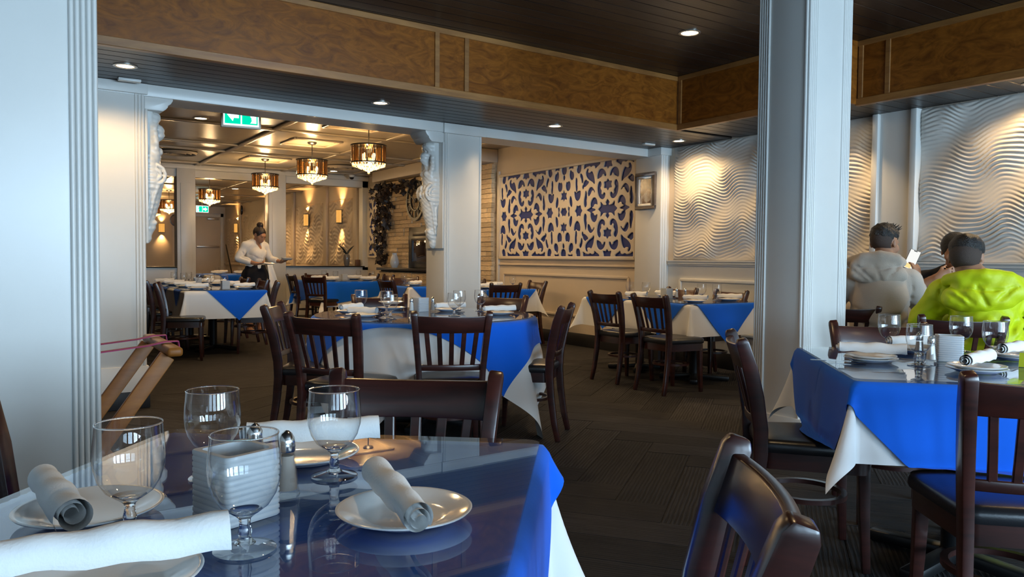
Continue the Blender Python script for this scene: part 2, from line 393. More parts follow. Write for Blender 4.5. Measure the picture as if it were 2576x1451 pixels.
# wave relief panels (each one plaster sheet)
def wave_panel(name, label, y0, y1, z0, z1, step, x=XR, seed=0, period=.58, ridge=.036, depth=.021, mt='wave', lens=1.0):
    W, H = y1-y0, z1-z0; nu, nv = int(W/step), int(H/(step*.55))
    Y, Z = np.meshgrid(np.linspace(0, W, nu+1), np.linspace(0, H, nv+1))
    yy = (W - Y) + seed*.31; ph = 2*PI*yy/period
    # fine ridges on a sine, fading along diagonal bands
    bend = .050*lens*np.sin(ph) + .012*lens*np.sin(2*ph+Z*5)
    band = ph*.5 - 2*PI*Z/(.56*lens) + .5*np.sin(ph)
    e = np.clip(.16 + .95*(.5+.5*np.sin(band*1.0)), 0, 1)
    r_ = np.abs(np.sin(PI*(Z + bend)/ridge))**.75
    h = depth*e*r_ + .010*np.sin(band+.6) + .013
    edge = np.minimum(np.minimum(Y, W-Y), np.minimum(Z, H-Z)); h = np.clip(h, .004, 1)*np.clip(edge/.05, 0, 1)**.5 + .004
    X = x - h
    vs = np.stack([X, y0+Y, z0+Z], -1).reshape(-1, 3)
    idx = np.arange((nu+1)*(nv+1)).reshape(nv+1, nu+1)
    q = np.stack([idx[:-1,:-1], idx[1:,:-1], idx[1:,1:], idx[:-1,1:]], -1).reshape(-1, 4)
    me = bpy.data.meshes.new(name); me.vertices.add(len(vs)); me.vertices.foreach_set('co', vs.ravel())
    me.loops.add(q.size); me.loops.foreach_set('vertex_index', q.ravel()); me.polygons.add(len(q))
    me.polygons.foreach_set('loop_start', np.arange(0, q.size, 4)); me.polygons.foreach_set('loop_total', np.full(len(q), 4))
    me.polygons.foreach_set('use_smooth', np.ones(len(q), bool)); me.update(); me.validate(); me.materials.append(M[mt])
    o = bpy.data.objects.new(name, me); COL.objects.link(o); o.parent = wr
    return o
wave_panel('wave_panel', None, 3.96, 6.42, 1.16, ZS-.005, .0105, seed=0)
wave_panel('wave_panel', None, 0.3, 3.58, 1.16, ZS-.005, .0105, seed=1)
for n_, (a, b_) in enumerate(((3.60, 3.94),)):
    MB().box(XR-.05, XR, a, b_, 1.16, ZS).build('pilaster_strip', M['white'], wr)
    for e_ in (a, b_): MB().box(XR-.085, XR, e_-.03, e_+.03, 1.16, ZS).build('pilaster_edge', M['white'], wr, bevel=.01, seg=3)
# ---- street wall behind the camera with windows
wf = thing('wall_front'); struct(wf, 'white street wall with tall windows')
xs = [XL-.2]; 
for wx in WIN_X: xs += [wx-.75, wx+.75]
xs.append(XR+.2)
for k in range(0, len(xs), 2): MB().box(xs[k], xs[k+1], YF-.2, YF, 0, ZT).build('pier', M['white'], wf)
for wx in WIN_X:
    MB().box(wx-.75, wx+.75, YF-.2, YF, 0, .55).build('apron', M['white'], wf)
    MB().box(wx-.75, wx+.75, YF-.2, YF, 2.35, ZT).build('lintel', M['white'], wf)
for n_, wx in enumerate(WIN_X):
    wn = thing('window_%d' % (n_+1)); struct(wn, 'tall street window with white muntins')
    mb = MB()
    for dx in (-.72, -.24, .24, .72): mb.box(wx+dx-.03, wx+dx+.03, YF-.13, YF-.07, .55, 2.35)
    for zz in (.58, 1.8, 2.32): mb.box(wx-.75, wx+.75, YF-.13, YF-.07, zz-.03, zz+.03)
    mb.build('window_frame', M['white'], wn)
wl = struct(MB().box(XL-.2, XL, YF, 28.2, 0, 3.1).build('wall_left', M['white']), 'white wall at far left')
# ---- fluted columns of the main room
def flutes(mb, a0, a1, n, fn, z0, z1, d=.011):
    """half-round reeds between a0..a1; fn(a, out) -> (x, y)"""
    k = 7
    for q in range(n):
        c = a0 + (a1-a0)*(q+.5)/n; r_ = (a1-a0)/n*.46
        poly = [fn(c - r_*math.cos(PI*t/(k-1)), d*math.sin(PI*t/(k-1))) for t in range(k)]
        vs = [(*p, z0) for p in poly] + [(*p, z1) for p in poly]
        mb.add(vs, [(i, i+1, k+i+1, k+i) for i in range(k-1)] + [tuple(range(k)), tuple(range(2*k-1, k-1, -1))])
def column(name, label, x0, x1, y0, y1, z1, fl_n=5, fw_=.085):
    o = thing(name); struct(o, label)
    MB().box(x0, x1, y0, y1, 0, z1).build('shaft', M['white'], o, bevel=.004)
    mb = MB()
    flutes(mb, x0, x0+fw_, fl_n, lambda a, d: (a, y0-d), .2, z1); mb.build('fluting', M['white'], o, smooth=50); mb = MB()
    flutes(mb, x1-fw_, x1, fl_n, lambda a, d: (a, y0-d), .2, z1); mb.build('fluting', M['white'], o, smooth=50); mb = MB()
    flutes(mb, y0+.005, y0+fw_*.35, 1, lambda a, d: (x0-d, a), .2, z1, .008); mb.build('fluting', M['white'], o, smooth=50); mb = MB()
    flutes(mb, y1-fw_, y1, fl_n, lambda a, d: (x0-d, a), .2, z1); mb.build('fluting', M['white'], o, smooth=50)
    MB().box(x0-.015, x1+.015, y0-.015, y1+.015, 0, .2).build('plinth', M['white'], o, bevel=.006)
    return o
column('column', 'square white column with fluted edges at right', 4.02, 4.44, 2.92, 3.28, ZT)
column('column', 'wide white pier with fluted edge at far left', -0.80, 0.276, 2.92, 3.28, ZT)
# ---- arcade wall (local frame: s along, t through, z up)
AA = R(2.85); AP = (0.6, 6.41, 0)
def arc(name, label=None):
    o = thing(name, None, None, AP, AA); struct(o, label); return o
ac = arc('wall_arcade', 'white arcade of piers and a beam opening to the back room')
MB().box(-3.7, .318, 0, .34, 0, ZS).build('pier', M['white'], ac, bevel=.003)
MB().box(2.945, 3.37, 0, .34, 0, ZS).build('pier', M['white'], ac, bevel=.003)
MB().box(-3.7, 6.0, .03, .34, 2.352, 3.0).build('lintel', M['white'], ac)
MB().box(-3.7, 6.0, 0.0, .36, 2.455, 3.0).build('lintel', M['white'], ac)
MB().box(-3.7, 5.95, -.004, .03, 2.352, 2.443).build('lintel_board', M['white'], ac, bevel=.003)
MB().box(-3.7, .335, -.03, 0, 2.36, ZS-.002).build('cap_board', M['white'], ac, bevel=.004)
MB().box(2.925, 3.40, -.03, .0, 2.345, ZS-.002).build('cap_board', M['white'], ac, bevel=.004)
mb = MB(); flutes(mb, .245, .315, 3, lambda a, d: (a, -d), .30, 2.36); mb.build('fluting', M['white'], ac, smooth=50)
mb = MB(); flutes(mb, 2.95, 2.985, 2, lambda a, d: (a, -d), .30, 2.345); mb.build('fluting', M['white'], ac, smooth=50)
mb = MB(); flutes(mb, 3.34, 3.365, 1, lambda a, d: (a, -d), .30, 2.345, .008); mb.build('fluting', M['white'], ac, smooth=50)
MB().box(-3.7, .33, -.012, .35, 0, .32).build('plinth', M['white'], ac, bevel=.004)
MB().box(2.93, 3.385, -.012, .35, 0, .32).build('plinth', M['white'], ac, bevel=.004)
MB().box(-3.7, .336, -.018, .355, 0, .13).build('base_strip', M['base'], ac, bevel=.003)
MB().box(2.925, 3.39, -.018, .355, 0, .13).build('base_strip', M['base'], ac, bevel=.003)
# end pilaster on the right wall
ep = thing('wall_pilaster'); struct(ep, 'white pilaster between wave panel and blue fretwork')
MB().box(6.31, XR, 6.50, 6.92, 0, ZS).build('shaft', M['white'], ep, bevel=.004)
MB().box(6.30, XR, 6.49, 6.93, 0, .17).build('base_strip', M['base'], ep)
mb = MB(); flutes(mb, 6.31, 6.42, 3, lambda a, d: (a, 6.50-d), .17, 2.36); mb.build('fluting', M['white'], ep, smooth=50)
MB().box(6.28, XR, 6.47, 6.95, 2.355, ZS).build('cap_board', M['white'], ep, bevel=.004)
# ---- back room: coffered ceiling, back wall with openings, far room
c2 = struct(MB().box(XL, XR, 6.7, 28.2, Z2, Z2+.1).build('ceiling_back', M['ceil2']), 'glossy cream coffered ceiling of the back rooms')
for k, yy in enumerate((7.35, 8.55, 10.35, 12.15, 12.95, 14.85, 17.2, 19.6, 22.0, 24.4)):
    MB().box(XL, XR, yy-.045, yy+.045, Z2-.028, Z2).build('coffer_batten', M['ceil2'], c2, bevel=.010, seg=2)
for xx in (-.6, 1.1, 3.05, 4.65, 5.95):
    MB().box(xx-.045, xx+.045, 6.8, 28, Z2-.024, Z2).build('coffer_batten', M['ceil2'], c2, bevel=.010, seg=2)
for (cx, cy) in ((3.85, 9.45), (3.85, 11.25), (3.85, 13.65), (3.74, 17.4)):
    for a, b_ in (((-.34,-.34),(.34,-.34)), ((.34,-.34),(.34,.34)), ((.34,.34),(-.34,.34)), ((-.34,.34),(-.34,-.34))):
        MB().bar((cx+a[0], cy+a[1], Z2-.012), (cx+b_[0], cy+b_[1], Z2-.012), .05, .024).build('medallion_moulding', M['ceil2'], c2, bevel=.006)
YB = 15.3
wb_ = thing('wall_back'); struct(wb_, 'cream half wall with pilasters and openings to the far room')
MB().box(XL, 2.72, YB, YB+.2, 0, .94).build('half_wall', M['white'], wb_)
MB().box(4.68, XR, YB, YB+.2, 0, .96).build('half_wall', M['white'], wb_)
MB().box(XL, XR, YB, YB+.2, 2.62, Z2).build('lintel', M['white'], wb_)
MB().box(6.33, XR, YB, YB+.2, .9, Z2).build('pier', M['white'], wb_)
for a, b_ in ((2.70, 3.02), (4.37, 4.70)):
    MB().box(a, b_, YB-.06, YB+.22, 0, Z2-.08).build('pilaster', M['white'], wb_, bevel=.004)
    MB().box(a+.06, b_-.06, YB-.075, YB-.06, .3, 2.5).build('pilaster_panel', M['white'], wb_, bevel=.006)
MB().box(XL, XR, YB-.05, YB, Z2-.1, Z2).build('crown', M['white'], wb_, bevel=.02, seg=3)
MB().box(XL, 2.72, YB-.05, YB+.25, .94, .965).build('black_ledge', M['blackwood'], wb_, bevel=.004)
MB().box(4.69, 6.36, YB-.05, YB+.25, .96, .985).build('black_ledge', M['blackwood'], wb_, bevel=.004)
YD = 27.7
wd = struct(MB().box(XL, XR, YD, YD+.2, 0, 3.1).build('wall_far', M['cream']), 'cream end wall of the far room')
MB().box(3.95, 4.75, YD-.06, YD, .3, 2.62).build('wall_bay', M['cream'], wd, bevel=.01)
dr = thing('door_1'); struct(dr, 'cream fire door with a push bar')
MB().box(5.42, 6.28, YD-.04, YD, .3, 2.50).build('leaf', M['cream'], dr, bevel=.004)
for a, b_ in ((5.32, 5.42), (6.28, 6.38)): MB().box(a, b_, YD-.07, YD, .3, 2.62).build('jamb', M['white'], dr, bevel=.006)
MB().box(5.32, 6.38, YD-.07, YD, 2.50, 2.62).build('head', M['white'], dr, bevel=.006)
MB().box(5.50, 6.24, YD-.10, YD-.05, 1.46, 1.53).build('push_bar', M['chrome'], dr, bevel=.01)
MB().box(5.85, 6.22, YD-.10, YD-.04, 2.40, 2.47).build('door_closer', M['chrome'], dr, bevel=.01)
# far room right wall: pilaster strips, wave panels, chair rail
ys = [15.9, 17.75, 20.2, 22.9, 25.6]
for k, y0 in enumerate(ys):
    y1 = ys[k+1] if k < len(ys)-1 else 27.6
    MB().box(XR-.06, XR, y0-.11, y0+.11, .9, Z2).build('pilaster_strip', M['cream'], wr, bevel=.01)
    wave_panel('wave_panel', None, y0+.22, y1-.22, .98, 2.47, .03, seed=k, period=.55, ridge=.10, depth=.030, mt='cream', lens=1.3)
rail_y('trim_3', 15.5, 27.7, .86, CR, mt='cream')
# ---- back room right wall mouldings
rail_y('trim_4', 6.93, 10.2, 1.06, [(0,0),(.02,0),(.026,.01),(.026,.02),(0,.02)], mt='cream')
rail_y('trim_5', 10.13, 10.17, .0, [(0,0),(.03,0),(.03,2.5),(0,2.5)], mt='white')
# ================================================================ IMPLICIT SURFACES (for carved and soft shapes)
def sd_ball(P, c, r): return np.linalg.norm(P-np.array(c), axis=-1) - r
def sd_ell(P, c, r, rot=None):
    q = P-np.array(c)
    if rot is not None: q = q @ np.array(rot)
    r = np.array(r); k0 = np.linalg.norm(q/r, axis=-1); k1 = np.linalg.norm(q/(r*r), axis=-1)
    return k0*(k0-1)/np.maximum(k1, 1e-6)
def sd_cone(P, a, b, ra, rb):
    a, b = np.array(a, float), np.array(b, float); ba = b-a; t = np.clip(((P-a)@ba)/(ba@ba), 0, 1)
    return np.linalg.norm(P-a-t[..., None]*ba, axis=-1) - (ra+(rb-ra)*t)
def sd_box(P, c, h, r=.0, rot=None):
    q = P-np.array(c)
    if rot is not None: q = q @ np.array(rot)
    q = np.abs(q)-np.array(h)+r
    return np.linalg.norm(np.maximum(q, 0), axis=-1) + np.minimum(q.max(-1), 0) - r
def sd_chain(P, pts, rs):
    d = None
    for i in range(len(pts)-1):
        e = sd_cone(P, pts[i], pts[i+1], rs[i], rs[i+1]); d = e if d is None else np.minimum(d, e)
    return d
def smin(a, b, k): h = np.clip(.5+.5*(b-a)/k, 0, 1); return b*(1-h)+a*h-k*h*(1-h)
def smax(a, b, k): return -smin(-a, -b, k)
def surf(name, fn, lo, hi, step, mt, parent=None, smooth=180, relax=0):
    """mesh of fn(P)=0 by naive surface nets"""
    lo, hi = np.array(lo, float), np.array(hi, float); n = np.ceil((hi-lo)/step).astype(int)+1
    ax = [lo[i]+step*np.arange(n[i]) for i in range(3)]
    P = np.stack(np.meshgrid(*ax, indexing='ij'), -1)
    D = np.empty(n)
    for i in range(0, n[0], 16): D[i:i+16] = fn(P[i:i+16])
    return nets(name, D, lo, step, mt, parent, relax)
def nets(name, D, lo, step, mt, parent=None, relax=0):
    n = D.shape; S = D < 0
    c0 = np.zeros((n[0]-1, n[1]-1, n[2]-1)); cnt = c0.copy(); acc = np.zeros(c0.shape+(3,))
    def sl(o, d): return tuple(slice(o[i], n[i]-1+o[i]) for i in range(3))
    for axis in range(3):
        oth = [a for a in range(3) if a != axis]
        for u in (0, 1):
            for v in (0, 1):
                o = [0,0,0]; o[oth[0]] = u; o[oth[1]] = v; o2 = list(o); o2[axis] = 1
                A, B = D[sl(o, 0)], D[sl(o2, 0)]; m = (A < 0) != (B < 0)
                t = np.where(m, A/np.where(m, A-B, 1), 0)
                pt = np.zeros(c0.shape+(3,)); pt[..., axis] = t; pt[..., oth[0]] = u; pt[..., oth[1]] = v
                acc += pt*m[..., None]; cnt += m
    ok = cnt > 0; idx = np.full(c0.shape, -1); idx[ok] = np.arange(ok.sum())
    cell = np.stack(np.nonzero(ok), -1); V = lo + step*(cell + acc[ok]/cnt[ok][:, None])
    F = []
    for axis in range(3):
        b, c = [(1,2),(2,0),(0,1)][axis]
        s1 = [slice(0, n[i]) for i in range(3)]; s1[axis] = slice(0, n[axis]-1)
        s2 = list(s1); s2[axis] = slice(1, n[axis])
        ch = S[tuple(s1)] != S[tuple(s2)]
        ii = np.stack(np.nonzero(ch), -1)
        if not len(ii): continue
        inside = S[tuple(s1)][ch]
        okk = (ii[:, b] > 0) & (ii[:, c] > 0) & (ii[:, b] < n[b]-1) & (ii[:, c] < n[c]-1); ii = ii[okk]; inside = inside[okk]
        eb = np.zeros(3, int); eb[b] = 1; ec = np.zeros(3, int); ec[c] = 1
        q = np.stack([idx[tuple((ii-eb-ec).T)], idx[tuple((ii-ec).T)], idx[tuple(ii.T)], idx[tuple((ii-eb).T)]], -1)
        q[~inside] = q[~inside][:, ::-1]; F.append(q)
    F = np.concatenate(F)
    me = bpy.data.meshes.new(name); me.vertices.add(len(V)); me.vertices.foreach_set('co', V.ravel().astype(np.float32))
    me.loops.add(F.size); me.loops.foreach_set('vertex_index', F.ravel().astype(np.int32)); me.polygons.add(len(F))
    me.polygons.foreach_set('loop_start', np.arange(0, F.size, 4)); me.polygons.foreach_set('loop_total', np.full(len(F), 4))
    me.polygons.foreach_set('use_smooth', np.ones(len(F), bool)); me.update(); me.validate()
    if relax:
        bm = bmesh.new(); bm.from_mesh(me)
        for _ in range(relax): bmesh.ops.smooth_vert(bm, verts=bm.verts, factor=.5, use_axis_x=True, use_axis_y=True, use_axis_z=True)
        bm.to_mesh(me); bm.free()
    if mt: me.materials.append(mt)
    o = bpy.data.objects.new(name, me); COL.objects.link(o)
    if parent: o.parent = parent
    return o

# ================================================================ LAMPS
def downlight(x, y, z, label, r=.055, power=18, spot=100, col=(1.0,.68,.34), group='recessed ceiling downlights'):
    t = thing('recessed_downlight', label, 'ceiling light', (x,y,z), 0, group)
    MB().lathe([(r+.022,0),(r+.022,-.006),(r+.004,-.008),(r,0)], 28).build('trim_ring', M['chrome'], t)
    MB().lathe([(.001,-.003),(r,-.003)], 28).build('lamp_disc', M['lamp'], t)
    l = bpy.data.lights.new('downlight_beam', 'SPOT'); l.energy = power; l.color = col; l.spot_size = R(spot); l.spot_blend = .6; l.shadow_soft_size = r
    o = bpy.data.objects.new('downlight_beam', l); COL.objects.link(o); o.parent = t; o.location = (0,0,-.012)
    return t
for x, y, lb in ((.722,5.884,'recessed downlight in the soffit above the left pier'), (2.647,6.022,'recessed downlight in the soffit over the wide opening'), (4.472,6.057,'recessed downlight in the soffit over the fretwork opening'), (6.10,6.02,'recessed downlight in the soffit corner by the wave panel'), (6.17,2.62,'recessed downlight in the right soffit, cut by the picture edge')):
    downlight(x, y, ZS, lb, power=46, spot=150)
downlight(6.12, 4.15, ZS, 'recessed downlight in the right soffit hidden behind the column', power=30)
downlight(4.563, 4.405, ZT, 'recessed downlight in the dark tray ceiling', r=.065, power=28, spot=140)
for x, y, lb in ((2.073,10.12,'recessed downlight in the back room left of the exit sign'), (2.09,12.28,'recessed downlight in the back room beside the left corbel'), (5.47,14.68,'recessed downlight in the back room near the half wall')):
    downlight(x, y, Z2, lb, r=.07, power=30, spot=130)
for x, y, lb in ((5.45,8.1,'added unseen fill downlight in the back room ceiling before the fretwork panel'), (5.45,10.0,'added unseen fill downlight in the back room ceiling before the stone'), (2.1,8.2,'recessed downlight in the back room ceiling behind the left pier')):
    downlight(x, y, Z2, lb, r=.07, power=70, spot=140)  # fretwork and stone lamps, hidden by the arcade beam, are added to brighten there
for x, y, lb in ((4.9,20.0,'recessed downlight in the far room, nearest'), (5.2,22.8,'recessed downlight in the far room, farthest')):
    downlight(x, y, Z2, lb, r=.08, power=150, spot=150, col=(1,.58,.24))
for x, y, lb in ((1.6,4.4,'added unseen fill downlight in the tray ceiling above the left pier'), (1.6,1.4,'added unseen fill downlight in the tray ceiling above the foreground table'), (4.563,1.4,'added unseen fill downlight in the tray ceiling above the right hand table'), (3.1,-1.0,'added unseen fill downlight in the tray ceiling near the street windows')):
    downlight(x, y, ZT, lb, r=.065, power=45 if x < 2 else 22, spot=140)  # out of view, added as warm fill for the main room
def chandelier_proto():
    t = thing('drum_chandelier', 'chandelier', 'chandelier')
    MB().lathe([(.001,0),(.065,0),(.07,-.012),(.05,-.03),(.015,-.04),(.001,-.04)], 28).build('canopy', M['black'], t)
    MB().tube([(0,0,-.03),(0,0,-.265)], .007, 8).build('stem', M['black'], t)
    for z in (-.265, -.485):
        mb = MB(); n = 40; mb.sweep([(.225*math.cos(2*PI*q/n), .225*math.sin(2*PI*q/n), z) for q in range(n)], [(-.006,-.008),(.006,-.008),(.006,.008),(-.006,.008)], closed=True); mb.build('hoop', M['black'], t)
    mb = MB()
    for k in range(3): a = k*2*PI/3; mb.bar((0,0,-.265), (.222*math.cos(a), .222*math.sin(a), -.265), .012, .008)
    mb.build('spider', M['black'], t)
    mb = MB()
    for k in range(64):
        a = 2*PI*k/64
        if k % 5 == 3: continue
        mb.bar((.218*math.cos(a), .218*math.sin(a), -.265), (.218*math.cos(a), .218*math.sin(a), -.488), .013, .006, (math.cos(a), math.sin(a), 0))
    o = mb.build('smoked_prisms', M['prism'], t); o['kind'] = 'stuff'
    mb = MB()
    for (r0, z0, r1, z1, n) in ((.212,-.490,.17,-.535,26), (.15,-.505,.10,-.565,18), (.08,-.53,.03,-.590,10)):
        for k in range(n):
            a = 2*PI*(k+.3*r0)/n; b_ = a+.12
            mb.tube([(r0*math.cos(a), r0*math.sin(a), z0), ((r0+r1)/2*math.cos(a)*1.06, (r0+r1)/2*math.sin(a)*1.06, (z0+z1)/2-.012), (r1*math.cos(b_), r1*math.sin(b_), z1)], [.005,.0085,.003], 5)
    o = mb.build('crystal_drops', M['crystal'], t); o['kind'] = 'stuff'
    MB().ball((0,0,-.605), (.018,.018,.022), 10, 6).build('finial_ball', M['crystal'], t)
    for k in range(4):
        a = k*PI/2+.5
        MB().lathe([(.001,-.36),(.012,-.365),(.016,-.385),(.013,-.41),(.008,-.43),(.008,-.45),(.001,-.45)], 12, (.085*math.cos(a), .085*math.sin(a), 0)).build('bulb', M['bulb'], t)
    l = bpy.data.lights.new('chandelier_light', 'POINT'); l.energy = CH_W; l.color = (1.0,.66,.32); l.shadow_soft_size = .09
    o = bpy.data.objects.new('chandelier_light', l); COL.objects.link(o); o.parent = t; o.location = (0,0,-.50)
    l2 = bpy.data.lights.new('chandelier_uplight', 'POINT'); l2.energy = CH_W*.35; l2.color = (1.0,.62,.26); l2.shadow_soft_size = .06
    o = bpy.data.objects.new('chandelier_uplight', l2); COL.objects.link(o); o.parent = t; o.location = (0,0,-.24)
    return t
CH_W = 34
M['prism'] = mat('smoked_glass_prism', (.16,.075,.02), .10, .6, trans=.6)
M['crystal'] = mat('lit_crystal', (.9,.82,.66), .08, .6, trans=.4, emit=(1.0,.62,.22), estr=.45)
M['bulb'] = glow('warm_bulb', (1.0,.72,.36), 22)
ch0 = chandelier_proto()
for k, (x, y, lb) in enumerate(((3.95,9.35,'drum chandelier with smoked prisms, nearest, left of the middle corbel'), (3.86,11.25,'drum chandelier with smoked prisms, second of the row in the back room'), (3.85,13.65,'drum chandelier with smoked prisms, third of the row above the waitress'), (3.74,17.43,'drum chandelier in the far room seen through the wide doorway'), (3.62,21.5,'larger of two drum chandeliers seen through the left opening'), (3.60,24.0,'farther of two drum chandeliers seen through the left opening'))):
    o = ch0 if k == 0 else copy_tree(ch0); put(o, (x, y, Z2)); o['label'] = lb; o['group'] = 'drum chandeliers of the back rooms'
M['amber'] = mat('amber_mica_shade', (.55,.28,.06), .4, emit=(1.0,.48,.10), estr=.55)
def sconce(x, y, z, rotz, label, power=55):
    """half drum wall lamp; local +x is out of the wall"""
    t = thing('wall_sconce', label, 'wall lamp', (x,y,z), rotz, 'amber wall sconces of the far room')
    n = 10; pr = [(.11*math.cos(a)*.85, .095*math.sin(a)*1.0) for a in [R(-90+180*q/n) for q in range(n+1)]]
    vs = [(a, b, -.145) for a, b in pr] + [(a, b, .145) for a, b in pr]; k = n+1
    MB().add(vs, [(i, i+1, k+i+1, k+i) for i in range(n)]).build('shade', M['amber'], t, smooth=60)
    MB().box(0, .012, -.10, .10, -.15, .15).build('back_plate', M['black'], t)
    for zz in (-.15, .14): MB().prism([(a*1.05, b*1.05) for a, b in pr], zz, zz+.012).build('rim', M['black'], t) if zz < 0 else MB().sweep([(a*1.02, b*1.02, .147) for a, b in pr], [(-.003,-.006),(.003,-.006),(.003,.006),(-.003,.006)]).build('rim', M['black'], t)
    for up in (1, -1):
        l = bpy.data.lights.new('sconce_beam', 'SPOT'); l.energy = power*(1 if up > 0 else .6); l.color = (1,.55,.19); l.spot_size = R(85); l.spot_blend = .8; l.shadow_soft_size = .03
        o = bpy.data.objects.new('sconce_beam', l); COL.objects.link(o); o.parent = t; o.location = (.06,0,.165*up); o.rotation_euler = (R(180) if up > 0 else 0, 0, 0)
    return t
for k, (y, lb) in enumerate(((16.75,'amber wall sconce on the rippled panel nearest the potted vase'), (19.0,'amber wall sconce on the second rippled panel'), (21.7,'amber wall sconce just above the waitress'), (25.9,'amber wall sconce left of the waitress head'))):
    sconce(XR-.05, y, 2.08, R(180), lb)
sconce(4.42, YD-.06, 2.08, R(-90), 'amber wall sconce seen through the left opening')
# ================================================================ BACK ROOM RIGHT WALL
# ---- fretwork panels: cream scroll lattice before navy boards
def hole_set():
    """holes of one quarter of the repeat, metres from its centre (x along, y down); flags: q generic, x mirrored onto the axis, y, c centre, s seam"""
    U, V = 671., 1008.
    def q(pts): return [(a/U, b/V) for a, b in pts]
    H = []
    H.append(('c', 0, q([(0,115),(20,85),(6,58),(20,38),(55,42),(88,85),(85,35),(118,0)])))
    H.append(('q', 1, q([(35,195),(42,150),(75,133),(110,165),(130,230),(132,300),(118,345),(100,358),(86,330),(92,300),(104,285),(96,250),(82,235),(90,210),(82,182),(64,175),(56,195),(46,207)])))
    H.append(('x', 0, q([(0,245),(18,278),(46,278),(38,310),(46,342),(18,342),(0,375)])))
    H.append(('q', 1, q([(25,425),(45,432),(52,466),(75,460),(82,430),(110,415),(136,400),(137,450),(120,500),(90,516),(58,505),(35,470)])))
    H.append(('x', 0, q([(0,525),(18,552),(50,545),(40,580),(45,640),(0,640)])))
    H.append(('q', 0, q([(90,640),(110,590),(150,560),(165,545),(175,580),(200,590),(225,575),(250,590),(290,580),(322,555),(322,640)])))
    H.append(('q', 1, q([(175,330),(200,372),(245,400),(285,445),(296,495),(280,535),(262,540),(276,505),(262,480),(236,480),(216,502),(200,470),(185,420)])))
    H.append(('q', 1, q([(135,60),(152,88),(184,78),(186,50),(222,40),(226,85),(206,135),(175,158),(147,130)])))
    H.append(('y', 0, q([(165,0),(203,13),(215,42),(235,18),(270,0)])))
    H.append(('q', 1, q([(170,225),(190,268),(214,266),(226,230),(255,182),(266,220),(256,265),(230,295),(200,282)])))
    H.append(('q', 1, q([(255,372),(280,342),(318,312),(332,350),(315,385),(292,398),(280,376)])))
    H.append(('q', 1, [(.43,.06),(.455,.045),(.475,.09),(.468,.15),(.45,.20),(.44,.26),(.428,.22),(.42,.16),(.432,.13),(.422,.09)]))
    H.append(('y', 0, [(.52,0),(.545,.025),(.555,.065),(.59,.05),(.625,.065),(.635,.025),(.66,0)]))
    H.append(('q', 1, [(.55,.26),(.565,.17),(.62,.135),(.67,.175),(.685,.26),(.655,.245),(.64,.225),(.62,.25),(.59,.255)]))
    H.append(('q', 1, [(.74,.06),(.775,.09),(.79,.15),(.77,.21),(.745,.17),(.73,.11)]))
    H.append(('q', 0, [(.80,.0),(.815,.03),(.81,.06),(.79,.05)]))
    H.append(('s', 0, [(.915,.155),(.895,.185),(.855,.175),(.875,.215),(.86,.25),(.90,.245),(.915,.285)]))
    H.append(('s', 0, [(.915,.035),(.885,.05),(.865,.02),(.85,.0)]))
    H.append(('q', 1, [(.64,.25),(.655,.32),(.66,.42),(.64,.44),(.625,.40),(.635,.36),(.62,.31)]))
    H.append(('q', 1, [(.785,.40),(.775,.33),(.81,.285),(.86,.30),(.875,.36),(.855,.405),(.84,.375),(.82,.40)]))
    H.append(('q', 1, [(.52,.36),(.535,.42),(.565,.46),(.55,.49),(.515,.46),(.50,.40)]))
    H.append(('q', 1, [(.50,.28),(.515,.31),(.50,.335),(.485,.31)]))
    H.append(('q', 1, [(.545,.64),(.55,.54),(.585,.50),(.63,.52),(.635,.56),(.615,.575),(.63,.64)]))
    H.append(('q', 1, [(.70,.48),(.715,.435),(.755,.43),(.79,.47),(.79,.53),(.765,.555),(.75,.52),(.72,.525)]))
    H.append(('s', 1, [(.915,.43),(.897,.46),(.900,.485),(.915,.49)]))
    H.append(('s', 0, [(.915,.51),(.88,.525),(.865,.56),(.87,.64),(.915,.64)]))
    H.append(('q', 0, [(.70,.64),(.72,.58),(.76,.60),(.80,.58),(.83,.64)]))
    return H
def clip_poly(poly, x0, x1, y0, y1):
    def cut(pts, ins, inter):
        out = []
        for i in range(len(pts)):
            a, b = pts[i-1], pts[i]
            if ins(b):
                if not ins(a): out.append(inter(a, b))
                out.append(b)
            elif ins(a): out.append(inter(a, b))
        return out
    def ix(x): return lambda a, b: (x, a[1]+(b[1]-a[1])*(x-a[0])/(b[0]-a[0]))
    def iy(y): return lambda a, b: (a[0]+(b[0]-a[0])*(y-a[1])/(b[1]-a[1]), y)
    for ins, it in ((lambda p: p[0] >= x0, ix(x0)), (lambda p: p[0] <= x1, ix(x1)), (lambda p: p[1] >= y0, iy(y0)), (lambda p: p[1] <= y1, iy(y1))):
        if len(poly) < 3: return []
        poly = cut(poly, ins, it)
    return poly
def smooth_poly(p, it=2):
    for _ in range(it):
        q = []
        for i in range(len(p)):
            a, b = p[i], p[(i+1) % len(p)]; q += [(a[0]*.75+b[0]*.25, a[1]*.75+b[1]*.25), (a[0]*.25+b[0]*.75, a[1]*.25+b[1]*.75)]
        p = q
    return p
